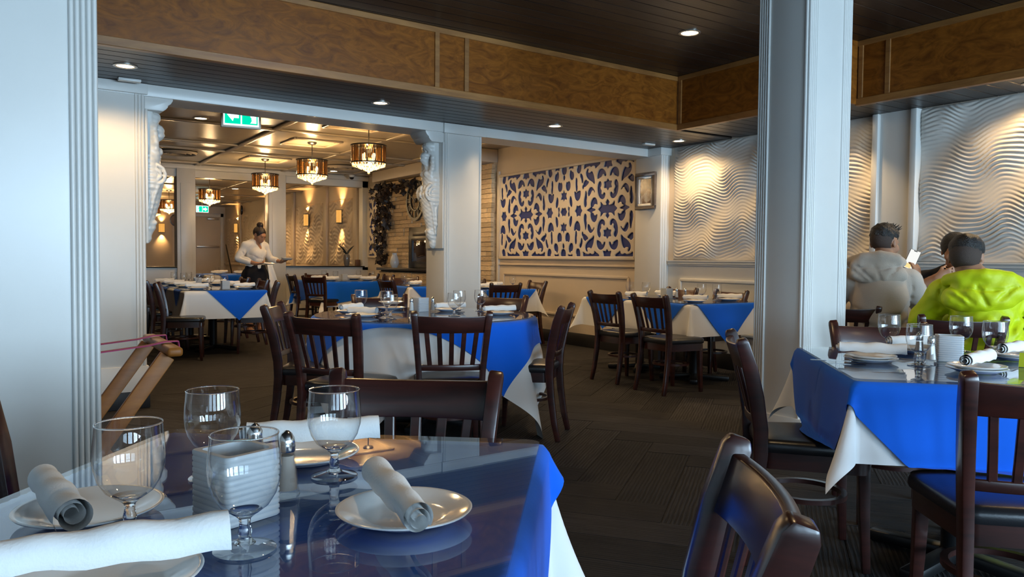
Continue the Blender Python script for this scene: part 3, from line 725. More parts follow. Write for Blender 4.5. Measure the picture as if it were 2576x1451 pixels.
def fretwork(label, y_lo, y_hi, zc, centres, x=XR):
    root = thing('fretwork_panel', label, 'wall panel', (x, 0, zc))
    HH = .605
    MB().box(-.012, 0, y_lo, y_hi, -HH, HH).build('backing_board', M['navy'], root)
    polys = []
    for cy in centres:
        for flag, soft, pts in hole_set():
            sym = []
            if flag == 'q': sym = [[(sx*a, sy*b) for a, b in pts] for sx in (1,-1) for sy in (1,-1)]
            elif flag == 'x': 
                full = pts + [(-a, b) for a, b in pts[::-1][(1 if pts[-1][0] == 0 else 0):]]; 
                if pts[0][0] == 0: full = full[:-1]
                sym = [full, [(a, -b) for a, b in full]]
            elif flag == 'y':
                full = pts + [(a, -b) for a, b in pts[::-1][1:-1]]; sym = [full, [(-a, b) for a, b in full]]
            elif flag == 'c':
                q1 = pts; q2 = [(a, -b) for a, b in q1[::-1]][1:]; rgt = q1+q2; lft = [(-a, b) for a, b in rgt[::-1]][1:-1]; sym = [rgt+lft]
            elif flag == 's':
                full = pts + [(1.83-a, b) for a, b in pts[::-1] if a < .9149]
                sym = [full, [(a, -b) for a, b in full]]
                if cy == max(centres): sym = []          # drawn once, from the lower centre
                if cy == max(centres) and len(centres) == 1: sym = []
            for s_ in sym:
                pp = [(cy + a, -b) for a, b in s_]
                if soft: pp = smooth_poly(pp, 2)
                pp = clip_poly(pp, y_lo+.022, y_hi-.022, -HH+.014, HH-.014)
                if len(pp) >= 3: polys.append(pp)
    # exact distance to the holes on a fine grid, then a thin solid sheet
    st = .0062; lo = np.array([-.012, y_lo-.004, -HH-.004]); nn = [5, int((y_hi-y_lo+.008)/st)+2, int((2*HH+.008)/st)+2]
    Yg, Zg = np.meshgrid(lo[1]+st*np.arange(nn[1]), lo[2]+st*np.arange(nn[2]), indexing='ij'); Hd = np.full(Yg.shape, .5)
    for p in polys:
        p = np.array(p); m_ = .03
        iy0, iy1 = [int(np.clip((v-lo[1])/st, 0, nn[1])) for v in (p[:,0].min()-m_, p[:,0].max()+m_)]
        iz0, iz1 = [int(np.clip((v-lo[2])/st, 0, nn[2])) for v in (p[:,1].min()-m_, p[:,1].max()+m_)]
        A, B = Yg[iy0:iy1, iz0:iz1], Zg[iy0:iy1, iz0:iz1]; d = np.full(A.shape, 1.0); ins = np.zeros(A.shape, bool)
        for i in range(len(p)):
            (x0, y0), (x1, y1) = p[i-1], p[i]; ex, ey = x1-x0, y1-y0; l2 = ex*ex+ey*ey
            if l2 < 1e-12: continue
            t_ = np.clip(((A-x0)*ex+(B-y0)*ey)/l2, 0, 1); d = np.minimum(d, np.hypot(A-x0-t_*ex, B-y0-t_*ey))
            if y0 != y1: ins ^= ((y0 > B) != (y1 > B)) & (A < x0+(B-y0)*ex/ey)
        Hd[iy0:iy1, iz0:iz1] = np.minimum(Hd[iy0:iy1, iz0:iz1], np.where(ins, -d, d))
    rim = np.maximum(np.maximum(y_lo-Yg, Yg-y_hi), np.maximum(-HH-Zg, Zg-HH))
    f2 = np.maximum(-(Hd-.009), rim); xs_ = lo[0]+st*np.arange(nn[0])
    D = np.maximum(f2[None], (np.abs(xs_)-.0085)[:, None, None])
    o = nets('scroll_lattice', D, lo, st, M['fret'], root); o.location = (-.022,0,0)
    mb = MB()
    for a, b in (((y_lo-.02,-HH-.02),(y_hi+.02,-HH-.02)), ((y_hi+.02,-HH-.02),(y_hi+.02,HH+.02)), ((y_hi+.02,HH+.02),(y_lo-.02,HH+.02)), ((y_lo-.02,HH+.02),(y_lo-.02,-HH-.02))):
        mb.bar((-.02,*a), (-.02,*b), .04, .04, (0,0,1) if a[1] == b[1] else (0,1,0))
    mb.build('frame', M['fret'], root, bevel=.005)
    return root
fretwork('cream scrollwork lattice over navy board beside the small picture', 7.06, 10.09, 1.80, (7.56, 9.39))
fretwork('sliver of cream scrollwork over navy board left of the fireplace', 14.42, 15.2, 1.80, (14.75,))
# ---- fireplace breast of ledge stone
XC = 6.36
cb = thing('wall_chimney'); struct(cb, 'chimney breast of split ledge stone')
MB().box(XC+.03, XR, 10.24, 14.34, 0, 2.66).build('core', M['stone'], cb)
rs = random.Random(5)
st_me = []
for k in range(6):
    m_ = MB(); m_.box(-.03, .03, 0, 1, 0, 1)
    st_me.append(m_.mesh('ledge_stone', M['stone'], bevel=.0))
row_h = .075; nrow = int(2.64/row_h)
for r_ in range(nrow):
    z = r_*row_h; y = 10.22 - rs.random()*.3
    while y < 14.34:
        L = .30 + rs.random()*.42; y1 = min(y+L, 14.36); y0 = max(y, 10.22)
        if y1-y0 > .06 and not (11.80 < y0 and y1 < 13.12 and .98 < z < 1.70):
            dx = rs.random()*.028
            if y0 < 13.12 and y1 > 11.80 and .96 < z < 1.70:
                if y0 < 11.80: y1 = 11.80
                else: y0 = 13.12
            if y1-y0 > .03:
                inst('ledge_stone', st_me[rs.randrange(6)], cb, (XC+dx, y0, z), (0,0,0), (1, y1-y0-.006, row_h-.006))
        y += L
# lower ledge under the mantel
lo_ = [(.0,.09),(.10,.2),(.31,.18),(.50,.2),(.71,.20)]
for z, h in lo_:
    y = 11.4
    while y < 14.0:
        L = .45+rs.random()*.3; y1 = min(y+L, 14.0)
        inst('hearth_block', st_me[rs.randrange(6)], cb, (XC-.20+rs.random()*.02, y, z), (0,0,0), (1.5, y1-y-.008, h-.008)); y = y1
MB().box(XC-.19, XC+.02, 11.4, 14.0, 0, .92).build('hearth_core', M['dark'], cb)
mt_ = MB().box(XC-.30, XC+.03, 11.3, 13.97, .925, .975).build('mantel_shelf', M['blackwood'], bevel=.006); tag(mt_, 'black mantel shelf below the fireplace', 'shelf')
fp = thing('fireplace_insert', 'black fireplace insert with dark glass set into the stone', 'fireplace', (XC, 12.46, .98))
MB().box(-.02, .2, -.66, .66, 0, .77).build('surround', M['blackwood'], fp, bevel=.006)
gd = MB().box(-.035, -.02, -.50, .50, .10, .52).build('glass_door', mat('dark_fire_glass', (.02,.008,.006), .06), fp, bevel=.004)
mb = MB()
for a, b in (((-.5,.10),(.5,.10)), ((.5,.10),(.5,.52)), ((.5,.52),(-.5,.52)), ((-.5,.52),(-.5,.10))): mb.bar((-.035,*a), (-.035,*b), .02, .03, (0,0,1) if a[1] == b[1] else (0,1,0))
mb.build('door_frame', M['blackwood'], gd)
MB().box(-.03, -.02, -.48, .48, .58, .66).build('vent_panel', M['blackwood'], fp, bevel=.004)
struct(MB().box(6.15, XR, 10.2, 14.4, 2.64, Z2).build('trim_6', M['cream'], bevel=.02), 'cream crown box above the stone')
# vases
def vase(name, prof, mt, loc, label, cat='vase', k=28):
    o = MB().lathe(prof, k).build(name, M[mt], smooth=60, loc=loc); return tag(o, label, cat)
M['celadon'] = mat('pale_grey_blue_glaze', (.50,.54,.58), .15, coat=.5)
M['greyglaze'] = mat('grey_brown_glaze', (.15,.13,.115), .2, coat=.4)
vase('vase', [(.001,0),(.055,0),(.055,.012),(.07,.03),(.085,.075),(.085,.115),(.07,.18),(.048,.24),(.046,.27),(.05,.275),(.045,.272),(.04,.25),(.001,.05)], 'celadon', (XC-.14, 13.48, .976), 'pale grey-blue vase on the mantel beside the fireplace')
pv = thing('potted_plant', 'tall grey vase with dark strap leaves on the black ledge', 'plant', (6.02, 15.40, .986))
MB().lathe([(.001,0),(.045,0),(.058,.05),(.068,.14),(.066,.21),(.055,.24),(.05,.242),(.045,.23),(.001,.15)], 24).build('pot', M['greyglaze'], pv, smooth=60)
M['darkleaf'] = mat('near_black_leaf', (.012,.014,.012), .3)
for (dx, h, w_) in ((-.26,.28,.02), (-.16,.22,.055), (.17,.22,.06), (-.10,.10,.04), (.06,.06,.03)):
    mb = MB(); n = 8
    def fn(s, t, dx=dx, h=h, w_=w_):
        c = math.sin(PI*min(1, .15+t*.85))**.8*w_*.5
        return (dx*t**1.3+(s-.5)*2*c*.8, -(s-.5)*c*.6, .22+h*t*1.15-.10*t*t*h/.3*.6)
    mb.grid(fn, 2, n).build('leaf', M['darkleaf'], pv, smooth=180)
bx_ = MB().box(-.045,.045,-.045,.045,0,.13).build('candle_box', mat('brown_box', (.12,.05,.02), .5), loc=(6.26,15.40,.986), bevel=.004); tag(bx_, 'small brown box at the end of the black ledge', 'box')
# ---- skeleton clock with roman numerals
ck = thing('wall_clock', 'black iron skeleton clock with roman numerals on the stone', 'clock', (XC-.045, 12.80, 2.21))
def ring(r, w_, th, n=48): return MB().sweep([(0, r*math.cos(2*PI*q/n), r*math.sin(2*PI*q/n)) for q in range(n)], [(-th/2,-w_/2),(th/2,-w_/2),(th/2,w_/2),(-th/2,w_/2)], closed=True, upv=(1,0,0))
def ring2(r0, r1, th, n=48):
    mb = MB(); vs = []
    for q in range(n):
        c, s = math.cos(2*PI*q/n), math.sin(2*PI*q/n); vs += [(-th/2, r0*c, r0*s), (-th/2, r1*c, r1*s), (th/2, r1*c, r1*s), (th/2, r0*c, r0*s)]
    fs = [(q*4+i, q*4+(i+1) % 4, ((q+1) % n)*4+(i+1) % 4, ((q+1) % n)*4+i) for q in range(n) for i in range(4)]
    return mb.add(vs, fs)
ring2(.32, .37, .03).build('outer_ring', M['blackwood'], ck); ring2(.175, .20, .03).build('inner_ring', M['blackwood'], ck); ring2(.0, .04, .03).build('hub', M['blackwood'], ck)
NUM = ['XII','I','II','III','IIII','V','VI','VII','VIII','IX','X','XI']
for k, s in enumerate(NUM):
    mb = MB(); a = PI/2 - 2*PI*k/12; r_ = .26; wd = .028; tot = len(s)*wd
    e_r = Vector((0, math.cos(a), math.sin(a))); e_t = Vector((0, -math.sin(a), math.cos(a)))*-1
    for j, chh in enumerate(s):
        c = (j+.5)*wd - tot/2
        def P(u, v): return e_r*(r_+v) + e_t*(c+u)
        if chh == 'I': mb.bar(P(0,-.06), P(0,.06), .012, .02, (1,0,0))
        if chh == 'V': mb.bar(P(0,-.06), P(-.012,.06), .011, .02, (1,0,0)); mb.bar(P(0,-.06), P(.012,.06), .011, .02, (1,0,0))
        if chh == 'X': mb.bar(P(-.012,-.06), P(.012,.06), .011, .02, (1,0,0)); mb.bar(P(.012,-.06), P(-.012,.06), .011, .02, (1,0,0))
    mb.build('roman_numeral', M['blackwood'], ck)
MB().bar((-.02,0,0), (-.02,.12,.07), .02, .008, (1,0,0)).build('hour_hand', M['black'], ck); MB().bar((-.028,0,0), (-.028,-.04,-.18), .014, .008, (1,0,0)).build('minute_hand', M['black'], ck)
# ---- dried vine over the corner of the stone
vn = thing('dried_vine', 'dark dried grape vine trailing down the corner of the stone', 'vine', (XC-.04, 14.0, 1.03))
rv = random.Random(11)
M['bark'] = mat('dark_vine_bark', (.03,.017,.010), .8, bump=.4, bscale=60)
M['dryleaf'] = mat('dried_vine_leaf', (.030,.018,.012), .55, var=.5, vscale=(9,9,9), rnd=.5)
paths = [[(0,.15,-.02),(-.05,.22,.25),(-.03,.10,.55),(-.06,.25,.85),(-.04,.32,1.15),(-.08,.30,1.45)], [(-.05,.35,1.2),(-.10,.15,1.45),(-.08,-.2,1.5),(-.10,-.6,1.42),(-.06,-1.0,1.5),(-.05,-1.25,1.44)], [(-.05,.3,1.4),(-.12,.0,1.25),(-.08,-.25,1.0),(-.06,-.2,.8)], [(-.08,.1,1.5),(-.12,-.1,1.62),(-.08,-.3,1.66)]]
for p in paths:
    q = []
    for i in range(len(p)-1):
        for s in range(5): 
            t = s/5; q.append(tuple(p[i][j]*(1-t)+p[i+1][j]*t + rv.uniform(-.02,.02) for j in range(3)))
    MB().tube(q, [.022-.014*i/len(q) for i in range(len(q))], 6).build('branch', M['bark'], vn)
lf = []
for k in range(3):
    mb = MB(); n = 11; pts = []
    for q in range(n):
        a = 2*PI*q/n; r_ = .085*(1 if q % 2 == 0 else .62)*(1 if q else .3); pts.append((r_*math.cos(a), r_*math.sin(a), .02*math.sin(a*2+k)+rv.uniform(-.015,.015)))
    vs = [(0,0,.012)] + pts; mb.add(vs, [(0, 1+q, 1+(q+1) % n) for q in range(n)])
    mb.v += [(x, y, z-.003) for x, y, z in vs]; nn = n+1; mb.f += [(nn, nn+1+(q+1) % n, nn+1+q) for q in range(n)] + [(1+q, nn+1+q, nn+1+(q+1) % n, 1+(q+1) % n) for q in range(n)]
    lf.append(mb.mesh('leaf', M['dryleaf'], smooth=40, weld=False))
for k in range(150):
    if k < 55: y, z = rv.gauss(.15,.16), rv.uniform(1.0,1.55)
    elif k < 75: y, z = rv.uniform(-1.3,-.1), rv.gauss(1.47,.06)
    elif k < 100: y, z = rv.gauss(-.12,.10), rv.uniform(.72,1.15)
    elif k < 140: y, z = rv.gauss(.22,.10), rv.uniform(.1,1.0)
    else: y, z = rv.gauss(.14,.09), rv.uniform(-.02,.2)
    s = rv.uniform(.6,1.25)
    inst('leaf', lf[k % 3], vn, (rv.uniform(-.14,-.01), y, z), (rv.uniform(-.8,.8), R(-90)+rv.uniform(-.9,.9), rv.uniform(0,6)), (s,s,s))
# ---- carved corbels
def corbel(name, label, loc, rotz):
    """projects along local +x from x=0; z up from the foot of the carving; width along y"""
    t = thing(name, label, 'corbel', loc, rotz)
    mb = MB(); prof = [(0,.985),(.13,.985),(.15,1.0),(.165,1.02),(.165,1.03),(.185,1.045),(.20,1.07),(.20,1.085),(0,1.085)]
    mb.prism([(a, b) for a, b in prof], -.15, .15, 'y'); mb.build('capital_moulding', M['white'], t, bevel=.003)
    MB().box(-.0, .018, -.16, .16, -.02, .99).build('back_board', M['white'], t, bevel=.004)
    def fn(P):
        d = sd_box(P, (.03,0,.70), (.045,.085,.30), .02)
        # tapering console body
        d = smin(d, sd_chain(P, [(.02,0,.62),(.06,0,.45),(.055,0,.30),(.035,0,.16),(.03,0,.02)], [.10,.10,.075,.055,.035]), .04)
        # volutes each side
        for s in (-1, 1):
            th = np.linspace(0, 4.2*PI, 26); 
            r_ = .012+.075*(th/th[-1]); pts = [(.075+r_[i]*math.cos(th[i]+.6), s*(.085-.004*i/26), .50+r_[i]*math.sin(th[i]+.6)) for i in range(26)]
            d = smin(d, sd_chain(P, pts, [.015]*26), .005)
            d = smin(d, sd_chain(P, [(.10,s*.075,.42),(.075,s*.07,.34),(.05,s*.06,.22),(.03,s*.05,.12)], [.020,.018,.015,.012]), .004)
            d = smin(d, sd_chain(P, [(.03,s*.085,.44),(.045,s*.075,.34),(.03,s*.065,.2)], [.014,.014,.012]), .004)
            # wing-like drapery and arms raised to the capital
            d = smin(d, sd_chain(P, [(.09,s*.05,.66),(.085,s*.085,.76),(.08,s*.075,.86),(.10,s*.03,.96)], [.030,.026,.022,.026]), .02)
        # torso, head and hair of the figure
        d = smin(d, sd_ell(P, (.085,0,.66), (.055,.072,.10)), .03)
        d = smin(d, sd_ball(P, (.125,.032,.69), .026), .015); d = smin(d, sd_ball(P, (.125,-.032,.69), .026), .015)
        d = smin(d, sd_cone(P, (.09,0,.74), (.105,0,.80), .03, .03), .02)
        d = smin(d, sd_ell(P, (.125,0,.83), (.042,.040,.055)), .012)
        d = smin(d, sd_ball(P, (.164,0,.822), .010), .01)
        d = smin(d, sd_ell(P, (.115,0,.862), (.052,.055,.038)), .015)
        for k in range(5): d = smin(d, sd_ball(P, (.085+.02*math.sin(k*2), -.05+.025*k, .885), .018), .012)
        d = smin(d, sd_ell(P, (.085,0,.945), (.055,.075,.05)), .02)
        # acanthus leaves down the front
        for k in range(7):
            z = .545-.055*k; x = .165-.018*k if k > 1 else .15+.01*k
            for s in (-1, 0, 1): d = smin(d, sd_ell(P, (x-.012*abs(s), s*.042*(1-.08*k), z), (.024,.017,.034)), .004)
        d = smin(d, sd_ell(P, (.060,0,.12), (.042,.045,.06)), .02); d = smin(d, sd_ball(P, (.085,.02,.14), .022), .01); d = smin(d, sd_ball(P, (.085,-.02,.14), .022), .01)
        d = smin(d, sd_ell(P, (.035,0,.03), (.03,.03,.05)), .02)
        d = d + .0022*np.sin(P[..., 2]*150+P[..., 1]*60)*np.sin(P[..., 1]*110)
        return smax(d, -(P[..., 0]-.004), .004)
    surf('carved_figure', fn, (-.01,-.15,-.04), (.22,.15,1.0), .0060, M['white'], t, relax=0)
    return t
def apt(s, t_, z): return (AP[0]+s*math.cos(AA)-t_*math.sin(AA), AP[1]+s*math.sin(AA)+t_*math.cos(AA), z)
corbel('carved_corbel', 'white carved figure corbel on the left pier, seen in profile', apt(.320,.16,1.27), AA)
corbel('carved_corbel', 'white carved figure corbel on the middle pier beside the clock', apt(2.943,.16,1.27), AA+PI)
# ---- exit signs
def arrow_sign(name, label, loc, rotz, w_=.31, h=.19, rev=False):
    t = thing(name, label, 'exit sign', loc, rotz)
    MB().box(-w_/2-.02, w_/2+.02, 0, .05, -h/2-.02, h/2+.02).build('case', M['cream'], t, bevel=.006)
    G = M['exitg']; Wm = M['exitw']
    lfc = MB().box(-w_/2, w_/2, -.004, 0, -h/2, h/2).build('lit_face', Wm, t)
    sx = -1 if rev else 1
    def P(pts, mt, nm, d=-.006): MB().prism([(sx*a*w_/2, b*h/2) for a, b in (pts if sx > 0 else pts[::-1])], d, d+.003, 'y').build(nm, M[mt], lfc, smooth=0)
    P([(-.93,-.85),(-.04,-.85),(-.04,.85),(-.93,.85)], 'exitg', 'green_field'); P([(.04,-.85),(.93,-.85),(.93,.85),(.04,.85)], 'exitg', 'green_field')
    P([(-.80,0),(-.48,.62),(-.42,.30),(-.14,.30),(-.14,-.30),(-.42,-.30),(-.48,-.62)], 'exitw', 'arrow', -.009)
    P([(.50,-.72),(.86,-.72),(.86,.72),(.50,.72)], 'exitw', 'doorway', -.009)
    mb = MB()
    def seg(a, b, w2=.022): mb.bar((sx*a[0]*w_/2, -.012, a[1]*h/2), (sx*b[0]*w_/2, -.012, b[1]*h/2), .004, w2, (0,0,1) if abs(a[1]-b[1]) < .01 else (1,0,0))
    seg((.50,.30),(.42,-.10),.026); seg((.42,-.10),(.24,-.30)); seg((.24,-.30),(.14,-.62)); seg((.42,-.10),(.54,-.38)); seg((.54,-.38),(.46,-.66)); seg((.50,.25),(.32,.10)); seg((.50,.25),(.64,.02))
    mb.ball((sx*.54*w_/2, -.012, .50*h/2), .013, 10, 6); mb.build('running_figure', M['exitg'], lfc)
    return t
M['exitg'] = glow('exit_green', (.0,.62,.36), 1.0); M['exitw'] = glow('exit_white', (.72,.95,1.0), 1.3)
arrow_sign('exit_sign', 'green and white running man exit sign under the arcade beam', (1.87,7.4,2.455), R(-8))
MB().tube([(0,.025,.10),(0,.025,Z2-2.455)], .012).build('hanger', M['cream'], bpy.data.objects['exit_sign'])
arrow_sign('exit_sign', 'small green exit sign in the far room beside the chandelier', (5.15,25.0,2.60), 0, .36, .2, rev=True)
MB().tube([(0,.025,.10),(0,.025,Z2-2.60)], .012).build('hanger', M['cream'], bpy.data.objects['exit_sign.001'])
# ---- framed picture on the end pilaster
pc = thing('framed_picture', 'small landscape picture in a wide grey frame on the pilaster', 'picture', (6.305, 6.73, 1.96))
def fr(mt, name, hw, hh, w_, x0, x1):
    mb = MB(); mb.box(x0, x1, -hw, hw, -hh, -hh+w_).box(x0, x1, -hw, hw, hh-w_, hh).box(x0, x1, -hw, -hw+w_, -hh+w_, hh-w_).box(x0, x1, hw-w_, hw, -hh+w_, hh-w_); return mb.build(name, M[mt], pc, bevel=.004)
M['greyframe'] = wood('grey_brown_frame', (.16,.13,.12), (.09,.075,.07), .5, .1)
fr('greyframe', 'frame', .165, .215, .04, -.03, 0); fr('china', 'mat_board', .125, .175, .03, -.02, -.002)
def pic():
    m, nt, b = nodes('faded_photo_print'); tc = add(nt, 'ShaderNodeTexCoord'); nz = add(nt, 'ShaderNodeTexNoise', Scale=9.0, Detail=6.0, Distortion=1.0)
    sock(nt, tc.outputs['Object'], nz.inputs['Vector']); rp = add(nt, 'ShaderNodeValToRGB'); e = rp.color_ramp.elements
    e[0].color = (.02,.02,.03,1); e[0].position = .35; e[1].color = (.45,.42,.38,1); e[1].position = .62; x_ = e.new(.48); x_.color = (.16,.09,.06,1)
    sock(nt, nz.outputs['Fac'], rp.inputs['Fac']); sock(nt, rp.outputs['Color'], b.inputs['Base Color']); b.inputs['Roughness'].default_value = .2; return m
MB().box(-.010, -.004, -.098, .098, -.148, .148).build('print', pic(), pc)
# ---- small ceiling fittings
def plate_box(name, x, y, z, label, cat, w_=.15, d=.06, ang=0):
    o = MB().box(-w_/2, w_/2, -d/2, d/2, -.02, 0).build(name, M['white'], loc=(x,y,z), rotz=ang, bevel=.004); return tag(o, label, cat)
plate_box('ceiling_plate', .80, 6.30, ZS-.001, 'small white plate on the dark soffit above the left pier', 'plate cover'); plate_box('ceiling_plate', 5.98, 6.36, ZS-.001, 'small white plate on the dark soffit near the wave panel', 'plate cover')
def diffuser(x, y, label):
    t = thing('air_diffuser', label, 'vent', (x,y,Z2))
    for r_ in (.30, .22, .14): MB().lathe([(r_,-.012),(r_-.02,-.045),(r_-.05,-.03),(r_-.05,-.012)], 32).build('cone', M['ceil2'], t, smooth=50)
    MB().lathe([(.001,-.004),(.30,-.004)], 32).build('throat', M['dark'], t)
    return t
diffuser(2.42, 13.55, 'round air diffuser in the back room ceiling beside the left corbel'); diffuser(5.30, 13.85, 'round air diffuser in the back room ceiling near the half wall')
dm = thing('security_camera', 'small white dome camera in the corner of the back room ceiling', 'camera', (5.95, 14.95, Z2))
MB().lathe([(.001,0),(.06,0),(.06,-.05),(.05,-.07),(.001,-.07)], 20).build('housing', M['white'], dm); MB().lathe([(.045,-.07),(.042,-.09),(.025,-.11),(.001,-.115)], 20).build('dome', M['black'], dm)
cl = thing('wall_clock', 'round dark clock on the far wall seen through the left opening', 'clock', (4.87, YD-.03, 2.35))
MB().lathe([(.001,0),(.20,0),(.20,.03),(.18,.035),(.001,.03)], 28).xf(Matrix.Rotation(R(90), 4, 'X')).build('case', M['blackwood'], cl); MB().lathe([(.001,.036),(.17,.036)], 28).xf(Matrix.Rotation(R(90), 4, 'X')).build('face', mat('brown_dial', (.14,.09,.05), .4), cl)
ho = MB().lathe([(.001,0),(.07,0),(.08,.02),(.075,.05),(.001,.06)], 20).xf(Matrix.Rotation(R(-90), 4, 'Y')).build('fire_bell', M['black'], loc=(XR-.06,25.2,2.63)); ho.scale = (1,1,1.9); tag(ho, 'dark oval bell on the far room wall beside the small exit sign', 'bell')
umb = MB().tube([(.15,0,0),(-.12,.02,1.41),(-.15,.03,1.56)], [.02,.02,.014], 8).build('black_pole', M['black'], loc=(6.27,26.2,.0)); tag(umb, 'black pole leaning on the far room wall left of the waitress', 'pole')
# ---- folding tray stand with magenta straps
ts = thing('tray_stand', 'folding wooden tray stand with magenta straps behind the left pier', 'tray stand', (0.285, 3.58, 0))
M['oak'] = wood('honey_wood', (.34,.125,.02), (.20,.065,.01), .45, .0, (3,3,16), .1, .6, .08, .25)
M['strap'] = mat('magenta_webbing', (.30,.015,.09), .7)
for sx in (1, -1):
    MB().box(sx*.27-.028, sx*.27+.028, -.40, .24, .765, .80).build('top_rail', M['oak'], ts, bevel=.012, seg=3)
    for yy in (-.34, .14) if sx > 0 else (-.30, .10):
        MB().bar((sx*.25, yy, .765), (-sx*.27, yy, .02), .058, .026, (0,1,0)).build('leg', M['oak'], ts, bevel=.004)
    MB().bar((-sx*.2, -.2 if sx > 0 else -.15, .12), (-sx*.2, .1 if sx > 0 else .05, .12), .03, .02).build('stretcher', M['oak'], ts, bevel=.004)
for yy in (-.22, .06):
    mb = MB(); w_ = .035
    path = [(-.30,yy,.77),(-.30,yy,.805),(-.27,yy,.812),(-.20,yy,.795),(0,yy,.775),(.20,yy,.795),(.26,yy,.808),(.31,yy,.808),(.315,yy,.77)]
    mb.sweep(path, [(-w_/2,-.002),(w_/2,-.002),(w_/2,.002),(-w_/2,.002)], upv=(0,0,1)); mb.build('strap', M['strap'], ts)
# ================================================================ CHAIRS
def make_chair():
    """sitter faces +y; origin on the floor under the seat"""
    c = thing('dining_chair', 'chair', 'chair')
    def outline(f, w0, w1, d0, d1, rr=.05):
        # rounded trapezoid, wider at the front
        pts = []
        for (x, y, a0) in ((w1/2-rr, d1-rr, 0), (-w1/2+rr, d1-rr, 90), (-w0/2+rr*.6, d0+rr*.6, 180), (w0/2-rr*.6, d0+rr*.6, 270)):
            r_ = rr if y > 0 else rr*.6
            for q in range(5):
                a = R(a0+q*22.5); pts.append((x+r_*math.cos(a)*f, y+r_*math.sin(a)*f))
        return [(x, y) for x, y in pts]
    mb = MB(); o1 = outline(1, .36, .43, -.205, .215, .07)
    n = len(o1)
    lay = [(.985,.432),(1.0,.440),(1.0,.462),(.97,.474),(.88,.481),(.6,.486),(.25,.488)]
    vs = []
    for s_, z_ in lay: vs += [(x*s_, y*s_, z_) for x, y in o1]
    fs = []
    for i in range(len(lay)-1):
        for q in range(n): fs.append((i*n+q, i*n+(q+1) % n, (i+1)*n+(q+1) % n, (i+1)*n+q))
    fs += [tuple(range(n))[::-1], tuple((len(lay)-1)*n+q for q in range(n))]
    mb.add(vs, fs).build('seat', M['vinyl'], c, smooth=50)
    ap = outline(1, .335, .405, -.19, .20, .06); inn = [(x*.86, y*.86) for x, y in ap]
    mb = MB(); n = len(ap)
    vs = [(x,y,.368) for x,y in ap] + [(x,y,.434) for x,y in ap] + [(x,y,.434) for x,y in inn] + [(x,y,.368) for x,y in inn]
    fs = [(l*n+q, l*n+(q+1) % n, ((l+1) % 4)*n+(q+1) % n, ((l+1) % 4)*n+q) for l in range(4) for q in range(n)]
    mb.add(vs, fs).build('seat_frame', M['chair'], c)
    for s in (-1, 1):
        mb = MB()
        sec = lambda w: [(-w/2,-w/2),(w/2,-w/2),(w/2,w/2),(-w/2,w/2)]
        mb.sweep([(s*.178,.182,0),(s*.172,.172,.2),(s*.168,.168,.37),(s*.168,.168,.425)], [sec(.028), sec(.036), sec(.042), sec(.042)], upv=(0,1,0))
        mb.build('leg', M['chair'], c, bevel=.004)
        # rear leg and back post in one bent piece
        path = [(.185,-.262,0),(.180,-.235,.12),(.176,-.212,.28),(.174,-.200,.42),(.178,-.203,.52),(.187,-.222,.64),(.198,-.250,.76),(.206,-.278,.845),(.208,-.284,.862)]
        wd = [(.028,.034),(.030,.040),(.031,.046),(.032,.052),(.033,.054),(.035,.056),(.037,.054),(.038,.048),(.036,.032)]
        mb = MB()
        mb.sweep([(s*x, y, z) for x, y, z in path], [[(-a/2,-b/2),(a/2,-b/2),(a/2,b/2),(-a/2,b/2)] for a, b in wd], upv=(0,1,0))
        mb.build('back_post', M['chair'], c, bevel=.006, seg=2)
    def curved(name, z0, z1, xw0, xw1, y0, y1, bow, th, crown=0.0, n=12):
        """bent board between the posts; lower edge z0 at depth y0, upper z1 at y1"""
        mb = MB(); vs = []
        for i in range(n+1):
            t = i/n*2-1; b_ = bow*(1-t*t)
            zt = z1 + crown*(1-t*t)
            for (xw, yy, zz) in ((xw0, y0, z0), (xw1, y1, zt)):
                vs += [(t*xw, yy-b_-th/2, zz), (t*xw, yy-b_+th/2, zz)]
        fs = []
        for i in range(n):
            a = i*4; b = a+4
            fs += [(a,b,b+2,a+2), (a+1,a+3,b+3,b+1), (a,a+1,b+1,b), (a+2,b+2,b+3,a+3)]
        fs += [(0,2,3,1), (n*4,n*4+1,n*4+3,n*4+2)]
        mb.add(vs, fs); return mb.build(name, M['chair'], c, bevel=.004, smooth=50)
    curved('top_rail', .742, .838, .192, .202, -.246, -.276, .030, .022, -.006)
    curved('lower_rail', .528, .562, .170, .172, -.204, -.206, .022, .020)
    for k in range(5):
        t = (k-2)/2.0
        x0, x1 = t*.118, t*.138; b_ = .030*(1-(t*.62)**2)
        mb = MB(); mb.bar((x0, -.206-.022*(1-(t*.62)**2), .556), (x1, -.247-b_, .75), .026, .011, (0,1,0))
        mb.build('slat', M['chair'], c, bevel=.003, seg=1)
    n = 28; rr = [(.15*math.cos(2*PI*q/n), .15*math.sin(2*PI*q/n)-.01, .245) for q in range(n)]
    MB().sweep(rr, [(-.011,-.009),(.011,-.009),(.011,.009),(-.011,.009)], closed=True).build('foot_ring', M['chair'], c, smooth=40)
    return c
CH0 = make_chair(); ch_used = [False]
def chair(bx, by, fx, fy, label, group=None):
    """bx, by: middle of the chair's back; fx, fy: where the sitter looks"""
    o = CH0 if not ch_used[0] else copy_tree(CH0); ch_used[0] = True
    l = math.hypot(fx, fy); fx, fy = fx/l, fy/l
    put(o, (bx+fx*.275, by+fy*.275, 0.0), math.atan2(fy, fx)-PI/2)
    o['label'] = label
    if group: o['group'] = group
    elif 'group' in o: del o['group']
    return o

